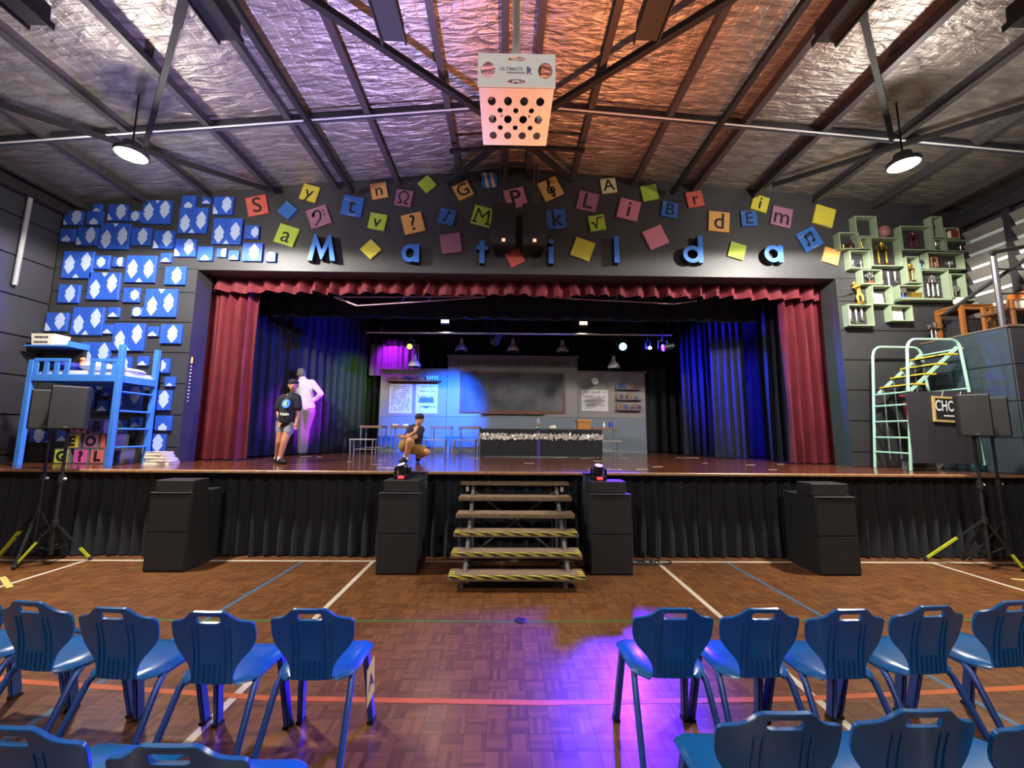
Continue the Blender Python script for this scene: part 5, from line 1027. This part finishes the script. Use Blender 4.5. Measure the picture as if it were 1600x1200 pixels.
def interp(tab, z):
    for (a, x), (b, y) in zip(tab[:-1], tab[1:]):
        if a <= z <= b: return x + (y - x) * (z - a) / (b - a)
    return tab[-1][1]
OUT = [(.425, .1), (.46, .102), (.49, .109), (.52, .126), (.55, .152), (.58, .178), (.61, .195), (.64, .202), (.68, .204), (.71, .202), (.72, .197), (.726, .186), (.73, .165), (.735, .145), (.743, .126), (.755, .111), (.767, .099), (.776, .089), (.782, .078), (.784, .07)]
def back_y(x, z): t_ = (z - .43) / .35; return -.155 - .065 * t_ + .03 * math.sin(PI * t_) * .6 + .55 * x * x
def make_chair():
    t = thing('stacking_chair', 'x', 'chair', (0, 0, 0), local=True, group='blue chairs facing the stage')
    zs_ = [.425, .445, .46, .49, .52, .55, .58, .61, .64, .68, .71, .72, .726, .73, .735, .743, .755, .762, .767, .776, .782, .784]; rows_ = []
    for z in zs_:
        w_ = interp(OUT, z); hx = min(.058, w_ * .62)
        if z <= .726 or z >= .762: hx = min(.046, w_ * .6)
        xs_ = [-w_ + (w_ - hx) * k / 5 for k in range(5)] + [-hx + 2 * hx * k / 4 for k in range(5)] + [hx + (w_ - hx) * k / 5 for k in range(1, 6)]
        rows_.append([(x, back_y(x, z), z) for x in xs_])
    h0, h1 = zs_.index(.726), zs_.index(.762)
    strip_mesh('backrest', rows_, lambda i, j: 5 <= i < 9 and h0 <= j < h1, .014, m_chair, t)
    for k in range(8):   # moulded ribs on the rear of the back
        x = -.092 + .0263 * k; top = .7 if k in (0, 1, 6, 7) else .58
        MB().tube([(x, back_y(x, z) - .017, z) for z in (.43, .47, .52, .6, .65, .7) if z <= top], [.005, .006, .006, .004, .003, .002][:6 if top > .6 else 3], 6).build('back_rib', m_chair, t, smooth=True)
    rows_ = []
    for j in range(11):
        v_ = j / 10; y = -.165 + .4 * v_; w_ = .125 + .08 * min(1, v_ * 4) ** .45 if v_ < .25 else .205 - .02 * max(0, (v_ - .7) / .3) ** 2
        drop = .035 * max(0, (v_ - .8) / .2) ** 2 - .012 * math.sin(PI * min(1, v_ * 1.2))
        rows_.append([(w_ * u, y, .44 - (-.0) - drop - .0 - .028 * max(0, abs(u) - .82) / .18 + .006 * u * u) for u in [-1, -.9, -.75, -.5, -.25, 0, .25, .5, .75, .9, 1]])
    strip_mesh('seat', rows_, lambda i, j: False, .014, m_chair, t)
    for s_ in (-1, 1):
        MB().tube([(s_ * .17, -.06, .425), (s_ * .185, -.12, .38), (s_ * .205, -.31, .015)], .0155, 10).build('rear_leg', m_leg, t, smooth=True)
        MB().bar((s_ * .175, .12, .425), (s_ * .2, .2, .012), .03, .055, (0, 1, 0)).build('front_leg', m_leg, t, bevel=.008, seg=2, smooth=True)
        MB().cyl((s_ * .2057, -.316, 0), (s_ * .205, -.31, .02), .018, n=8).build('rear_foot', m_black, t); MB().box(s_ * .2 - .017, s_ * .2 + .017, .172, .228, 0, .014).build('front_foot', m_black, t)
        MB().bar((s_ * .172, -.1, .415), (s_ * .172, .15, .415), .02, .025).build('side_rail', m_leg, t)
    return t
proto = make_chair()
CH = [(-2.52, 2.17, 7, 'blue stacking chair, leftmost whole chair of the front row on the left'), (-2.05, 2.10, 4, 'blue stacking chair, third from the aisle in the left front row'), (-1.56, 2.06, 2, 'blue stacking chair, second from the aisle in the left front row'), (-1.10, 2.09, 0, 'blue stacking chair tagged A at the aisle end of the left front row'), (-3.0, 2.28, 9, 'blue stacking chair cut off by the left picture edge in the front row'),
      (.71, 2.10, 0, 'blue stacking chair at the aisle end of the right front row'), (1.15, 2.10, -1, 'blue stacking chair, second from the aisle in the right front row'), (1.58, 2.09, -2, 'blue stacking chair, third from the aisle in the right front row'), (2.04, 2.13, -4, 'blue stacking chair, fourth from the aisle in the right front row'), (2.54, 2.19, -6, 'blue stacking chair cut off by the right picture edge in the front row'),
      (-1.58, 1.31, 4, 'blue stacking chair in the lower left corner, second row'), (-1.07, 1.24, 1, 'blue stacking chair at the aisle end of the left second row'), (.74, 1.36, 0, 'blue stacking chair at the aisle end of the right second row'), (1.19, 1.37, -1, 'blue stacking chair, second from the aisle in the right second row'), (1.61, 1.34, -2, 'blue stacking chair in the lower right corner, second row')]
for k, (x, y, a, lab) in enumerate(CH):
    o = proto if k == 0 else copy_tree(proto); o.location = (x, y + .21, .002); o.rotation_euler = (0, 0, R(-a)); o['label'] = lab
t = thing('row_tag', 'yellow paper tag printed A hanging on the aisle chair', 'tag', (-.868, 2.36, .2), local=True); t.rotation_euler = (0, R(-8), R(90)); m_tag = mat('yellow_tag_paper', '#d8c84a', .7)
MB().box(-.06, .06, -.001, .001, 0, .2).build('paper', m_tag, t); v, f = text_geo('A', .11, .003); MB().add(v, f, rotm(t=(0, -.002, .1))).build('letter', m_ink, t)

# ================================================================== PEOPLE
def blob(prims, voxel, sm=6):
    mb = MB()
    for p in prims:
        if p[0] == 'c':
            _, a, b, r0, r1 = p; a = Vector(a); b = Vector(b); n = max(2, int((b - a).length / (min(r0, r1) * .5)) + 1)
            n = min(n, 40)
            mb.cyl(a, b, r0, r1, 16); mb.sphere(a, r0, 16, 10); mb.sphere(b, r1, 16, 10)
        else:
            M = p[3] if len(p) > 3 else None
            if M: mb.sphere((0, 0, 0), p[2], 20, 14, Matrix.Translation(p[1]) @ M)
            else: mb.sphere(p[1], p[2], 20, 14)
    me = bpy.data.meshes.new('figure'); me.from_pydata([tuple(v) for v in mb.v], [], mb.f); me.update()
    bm = bmesh.new(); bm.from_mesh(me); bmesh.ops.remove_doubles(bm, verts=bm.verts, dist=1e-5); bmesh.ops.recalc_face_normals(bm, faces=bm.faces); bm.to_mesh(me); bm.free()
    ob = bpy.data.objects.new('figure', me); col.objects.link(ob)
    r_ = ob.modifiers.new('remesh', 'REMESH'); r_.mode = 'VOXEL'; r_.voxel_size = voxel
    if sm: s_ = ob.modifiers.new('smooth', 'SMOOTH'); s_.factor = .5; s_.iterations = sm
    dg = bpy.context.evaluated_depsgraph_get(); dg.update(); out = bpy.data.meshes.new_from_object(ob.evaluated_get(dg)); bpy.data.objects.remove(ob); bpy.data.meshes.remove(me)
    out.polygons.foreach_set('use_smooth', [True] * len(out.polygons)); return out
def limb(pts, rs): return [('c', a, b, r0, r1) for a, b, r0, r1 in zip(pts[:-1], pts[1:], rs[:-1], rs[1:])]
def hand(w_, d, side, s=1., curl=.5, nrm=(0, -1, 0)):
    """palm and five bent fingers from wrist w_ pointing along d; side = direction of the thumb"""
    w_ = Vector(w_); d = Vector(d).normalized(); sd = Vector(side); sd = (sd - d * sd.dot(d)).normalized(); n = d.cross(sd).normalized()
    if n.dot(Vector(nrm)) < 0: n = -n
    P = [('c', w_, w_ + d * .05 * s, .021 * s, .025 * s), ('c', w_ + d * .03 * s + sd * .015 * s, w_ + d * .075 * s + sd * .018 * s, .014 * s, .014 * s), ('c', w_ + d * .03 * s - sd * .015 * s, w_ + d * .07 * s - sd * .02 * s, .014 * s, .013 * s)]
    for k, l_ in enumerate((.062, .07, .066, .052)):
        b = w_ + d * .075 * s + sd * (.026 - .0185 * k) * s; m_ = b + (d * .6 * l_ + n * curl * .25 * l_) * s; e = m_ + (d * .4 * (1 - curl) * l_ + n * curl * .45 * l_) * s
        P += [('c', b, m_, .0085 * s, .008 * s), ('c', m_, e, .008 * s, .0068 * s)]
    b = w_ + d * .025 * s + sd * .022 * s; m_ = b + (d * .03 + sd * .028) * s; P += [('c', b, m_, .011 * s, .0095 * s), ('c', m_, m_ + (d * .028 + sd * .006 + n * .01) * s, .0095 * s, .008 * s)]
    return P
def head_prims(c, fd, s=1.):
    c = Vector(c); fd = Vector(fd).normalized(); rt = fd.cross(Vector((0, 0, 1))).normalized(); up = rt.cross(fd); M = Matrix((rt, -fd, up)).transposed().to_4x4(); q = lambda a, b, z: c + rt * a * s + fd * b * s + up * z * s
    return [('e', q(0, -.012, .025), (.073 * s, .088 * s, .078 * s), M), ('e', q(0, .012, -.035), (.058 * s, .066 * s, .068 * s), M), ('e', q(0, .03, -.085), (.03 * s, .03 * s, .022 * s), M), ('c', q(0, .078, .0), q(0, .094, -.03), .009 * s, .013 * s)] + [('e', q(k * .074, -.01, -.012), (.012 * s, .02 * s, .03 * s), M) for k in (-1, 1)], q
m_eyew = mat('eye_white', '#d8d0c8', .3); m_eyed = mat('dark_iris', '#1c1410', .25); m_lip = mat('lip_tone', '#9a5a4c', .5); m_brow = mat('dark_hair', '#1f1712', .7, bump=.5, bscale=180)
def face_parts(q, t, hair):
    for k in (-1, 1):
        e = q(k * .03, .067, .004); ey = MB().sphere(e, .0095, 10, 8).build('eye', m_eyew, t, smooth=True); MB().sphere(q(k * .03, .0735, .004), .005, 8, 6).build('iris', m_eyed, ey)
        MB().bar(q(k * .016, .078, .024), q(k * .044, .07, .026), .006, .007).build('eyebrow', hair, t)
    MB().tube([q(-.022, .068, -.058), q(0, .078, -.06), q(.022, .068, -.058)], [.003, .006, .003], 6).build('mouth', m_lip, t)
def piece(name, me, m, t):
    me.materials.append(m); o = link_mesh(name, me, t); return o
def hair_prims(q, s, back=0.):
    return q
m_skin1 = mat('skin_light', '#c89070', .5, var=.05); m_skin2 = mat('skin_tan', '#c08460', .5, var=.05)
def shoe(a, b, h_=.045, w_=.04): return [('c', a, b, w_, w_ * .92), ('c', Vector(a) + Vector((0, 0, h_)), Vector(a) * .6 + Vector(b) * .4 + Vector((0, 0, h_ * .6)), w_ * .8, w_ * .75)]

# person walking in shorts
def bp(cx, cy, y=0.): return Vector(((cx - 235) * .00144, y, (1140 - cy) * .00144))
t = thing('person', 'person in black printed T-shirt and grey shorts walking near the stage edge', 'person', (-3.76, 6.55, S), local=True)
hp, q = head_prims(bp(320, 262, -.02), (.35, -.94, -.05), .95)
armR = [bp(185, 420, .0), bp(163, 570, .01), bp(212, 672, -.07)]; armL = [bp(370, 425, .02), bp(372, 590, .03), bp(385, 690, -.02)]
legR = [bp(210, 720, .03), bp(200, 905, .0), bp(148, 1085, .1)]; legL = [bp(292, 720, .03), bp(278, 905, -.06), bp(252, 1098, -.08)]
prims = hp + [('c', bp(318, 300, 0), bp(304, 372, .02), .04, .04), ('c', bp(285, 410, .02), bp(262, 700, .03), .09, .09)] + limb(armR, [.042, .034, .022]) + limb(armL, [.042, .034, .022]) + limb(legR, [.075, .05, .03]) + limb(legL, [.075, .052, .03]) + hand(armR[2], (.25, -.3, -1), (1, -.3, .3), .85, .5) + hand(armL[2], (.0, -.25, -1), (-.6, -.7, 0), .85, .4)
piece('body', blob(prims, .0065), m_skin2, t); face_parts(q, t, m_brow)
piece('hair', blob([('e', q(0, -.008, .045), (.077, .09, .066)), ('e', q(0, -.045, .0), (.075, .058, .07))], .008), m_brow, t)
sh = [('c', bp(302, 366, .008), bp(290, 430, .02), .056, .112), ('c', bp(208, 400, .02), bp(358, 400, .02), .058, .058), ('e', bp(280, 450, .02), (.125, .09, .13)), ('c', bp(278, 470, .02), bp(255, 660, .03), .122, .14), ('c', bp(210, 660, .03), bp(305, 660, .03), .085, .085), ('c', bp(195, 415, .01), bp(163, 520, .01), .062, .066), ('c', bp(365, 420, .02), bp(377, 515, .025), .06, .062)]
piece('tee_shirt', blob(sh, .011), mat('black_cotton', '#15161a', .8, bump=.2, bscale=40), t)
pr = MB(); pr.cyl((.075, -.113, .955), (.078, -.098, .953), .072, n=24); pr.build('blue_print', mat('blue_shirt_print', '#2a6ae0', .6, c2='#6ab0f0', scale=8), t); MB().cyl((.084, -.117, .953), (.084, -.112, .953), .042, n=20).build('green_print', mat('green_shirt_print', '#a8d890', .6), t)
MB().prism([(.098, .93), (.108, .93), (.108, .97), (.115, .985), (.10, .985), (.092, .97)], -.1195, -.117).build('dark_print', m_ink, t); v, f = text_geo('Natio', .062, .002); MB().add(v, f, rotm(t=(.072, -.126, .785))).build('shirt_lettering', m_white, t)
piece('shorts', blob([('c', bp(205, 715, .03), bp(202, 780, .03), .086, .08), ('c', bp(292, 715, .03), bp(296, 785, .0), .086, .078), ('c', bp(205, 700, .03), bp(300, 700, .03), .09, .09)], .01), mat('grey_shorts', '#8a8a98', .8, bump=.2, bscale=40), t)
for a, ft in ((legR[2], bp(190, 1118, .06)), (legL[2], bp(322, 1118, -.14))):
    d = Vector((ft.x - a.x, ft.y - a.y, 0)).normalized(); z = .036 if a is legL[2] else .045
    piece('sock', blob([('c', Vector((a.x, a.y, .05)), Vector((a.x, a.y, .095)), .036, .036)], .008), m_white, t); piece('shoe', blob(shoe(Vector((a.x, a.y, z)) - d * .03, Vector((a.x, a.y, z)) + d * .14), .008), mat('black_shoe', '#17181a', .5), t)

# person standing with back turned, hand on hip
def mp_(cx, cy, y=0.): return Vector(((cx - 425) * .00189, y, (1090 - cy) * .00189))
t = thing('person', 'taller person in pale shirt and grey trousers seen from behind, hand on hip', 'person', (-4.5, 8.6, S), local=True)
hp, q = head_prims(mp_(378, 166, .0), (-.35, .93, 0), 1.05)
armL = [mp_(515, 275, .0), mp_(628, 395, -.04), mp_(548, 458, .03)]; armR = [mp_(345, 290, .0), mp_(322, 430, .04), mp_(330, 560, .02)]
legs = [[mp_(430, 600, 0), mp_(425, 800, .0), mp_(435, 1045, .0)], [mp_(505, 600, 0), mp_(462, 800, .04), mp_(462, 1045, .06)]]
prims = hp + [('c', mp_(380, 190, .0), mp_(405, 250, .0), .058, .065), ('c', mp_(430, 300, 0), mp_(465, 560, 0), .12, .12)] + limb(armL, [.055, .042, .03]) + limb(armR, [.055, .042, .03]) + limb(legs[0], [.08, .055, .04]) + limb(legs[1], [.08, .055, .04]) + hand(armL[2], (-.8, .2, -.5), (0, 0, 1), 1., .6) + hand(armR[2], (0, 0, -1), (0, 1, 0), 1., .4)
piece('body', blob(prims, .008), m_skin1, t); face_parts(q, t, m_brow)
piece('hair', blob([('e', q(0, -.02, .05), (.083, .09, .075)), ('e', q(0, -.055, .0), (.078, .055, .07))], .009), mat('grey_brown_hair', '#6a625c', .7, bump=.5, bscale=150), t)
m_shirt = mat('pale_shirt_cotton', '#d8d0dc', .8, bump=.3, bscale=18)
piece('shirt', blob([('c', mp_(400, 228, 0), mp_(425, 300, 0), .078, .13), ('c', mp_(365, 272, 0), mp_(505, 268, 0), .075, .075), ('e', mp_(430, 330, 0), (.19, .12, .17)), ('c', mp_(435, 330, 0), mp_(462, 530, 0), .15, .15), ('c', mp_(415, 540, 0), mp_(505, 540, 0), .1, .1)] + limb(armL, [.072, .055, .045]) + limb(armR[:2], [.07, .056]), .014), m_shirt, t)
piece('trousers', blob([('c', mp_(430, 580, 0), mp_(505, 580, 0), .105, .105)] + limb(legs[0], [.112, .08, .062]) + limb(legs[1], [.112, .08, .062]), .013), mat('grey_brown_trousers', '#6a5f60', .8, bump=.3, bscale=20), t)
for lg in legs: a = lg[2]; piece('shoe', blob(shoe(Vector((a.x, a.y - .02, .045)), Vector((a.x - .03, a.y + .15, .045)), .05, .046), .01), mat('black_shoe', '#17181a', .5), t)

# person crouching, chin on hand
def kp(cx, cy, y=0.): return Vector(((cx - 420) * .000903, y, (1135 - cy) * .000903))
t = thing('person', 'person in dark shirt and khaki shorts crouching with chin on hand', 'person', (-1.78, 6.75, S), local=True)
hp, q = head_prims(kp(628, 335, -.05), (.12, -.98, -.1), .95)
armR = [kp(445, 500, .0), kp(455, 655, -.16), kp(598, 552, -.19)]; armL = [kp(640, 520, .06), kp(560, 660, -.05), kp(400, 655, -.17)]
legR = [kp(300, 800, .13), kp(500, 720, -.17), kp(408, 1020, -.06)]; legL = [kp(420, 830, .14), kp(780, 925, -.04), kp(560, 1050, .25)]
prims = hp + [('c', kp(600, 420, .0), kp(570, 480, .03), .045, .05), ('c', kp(550, 530, .05), kp(380, 790, .14), .1, .11)] + limb(armR, [.042, .036, .023]) + limb(armL, [.042, .036, .023]) + limb(legR, [.085, .058, .035]) + limb(legL, [.085, .058, .035]) + hand(armR[2], (.2, .25, 1), (-1, 0, .2), .82, .8, (0, 1, 0)) + hand(armL[2], (-1, -.1, .1), (0, -.2, 1), .9, .5)
piece('body', blob(prims, .0065), m_skin1, t); face_parts(q, t, m_brow)
piece('hair', blob([('e', q(0, -.008, .045), (.077, .09, .066)), ('e', q(0, -.045, .0), (.075, .058, .07))], .008), m_brow, t)
m_dsh = mat('purple_lit_dark_shirt', '#3a2f44', .8, c2='#241e2c', scale=4, bump=.2, bscale=40)  # purple light falling on the dark shirt is mixed into its colour
piece('shirt', blob([('e', kp(545, 530, .05), (.13, .1, .11)), ('c', kp(540, 540, .05), kp(400, 760, .13), .122, .135), ('c', kp(460, 500, .01), kp(640, 520, .06), .065, .065), ('c', kp(448, 500, .0), kp(450, 590, -.09), .058, .058), ('c', kp(640, 520, .06), kp(600, 610, .0), .058, .058), ('c', kp(620, 600, .02), kp(600, 770, .06), .07, .06)], .011), m_dsh, t)
piece('shorts', blob([('c', kp(330, 820, .14), kp(470, 735, -.1), .118, .09), ('c', kp(420, 840, .14), kp(690, 900, .0), .118, .085)], .011), mat('khaki_cotton', '#b08a48', .8, bump=.25, bscale=30), t)
piece('sock', blob([('c', legR[2] - Vector((0, 0, .02)), legR[2] + Vector((0, 0, .02)), .042, .042)], .008), m_white, t)
piece('shoe', blob(shoe(Vector((-.02, -.05, .043)), Vector((-.05, -.2, .043)), .05, .042), .008), mat('black_shoe', '#17181a', .5), t); a = legL[2]; piece('shoe', blob([('c', (a.x, a.y, .05), (a.x - .01, a.y + .04, .12), .042, .042), ('c', (a.x + .0, a.y - .03, .04), (a.x - .01, a.y + .05, .08), .038, .038)], .008), mat('black_shoe', '#17181a', .5), t)
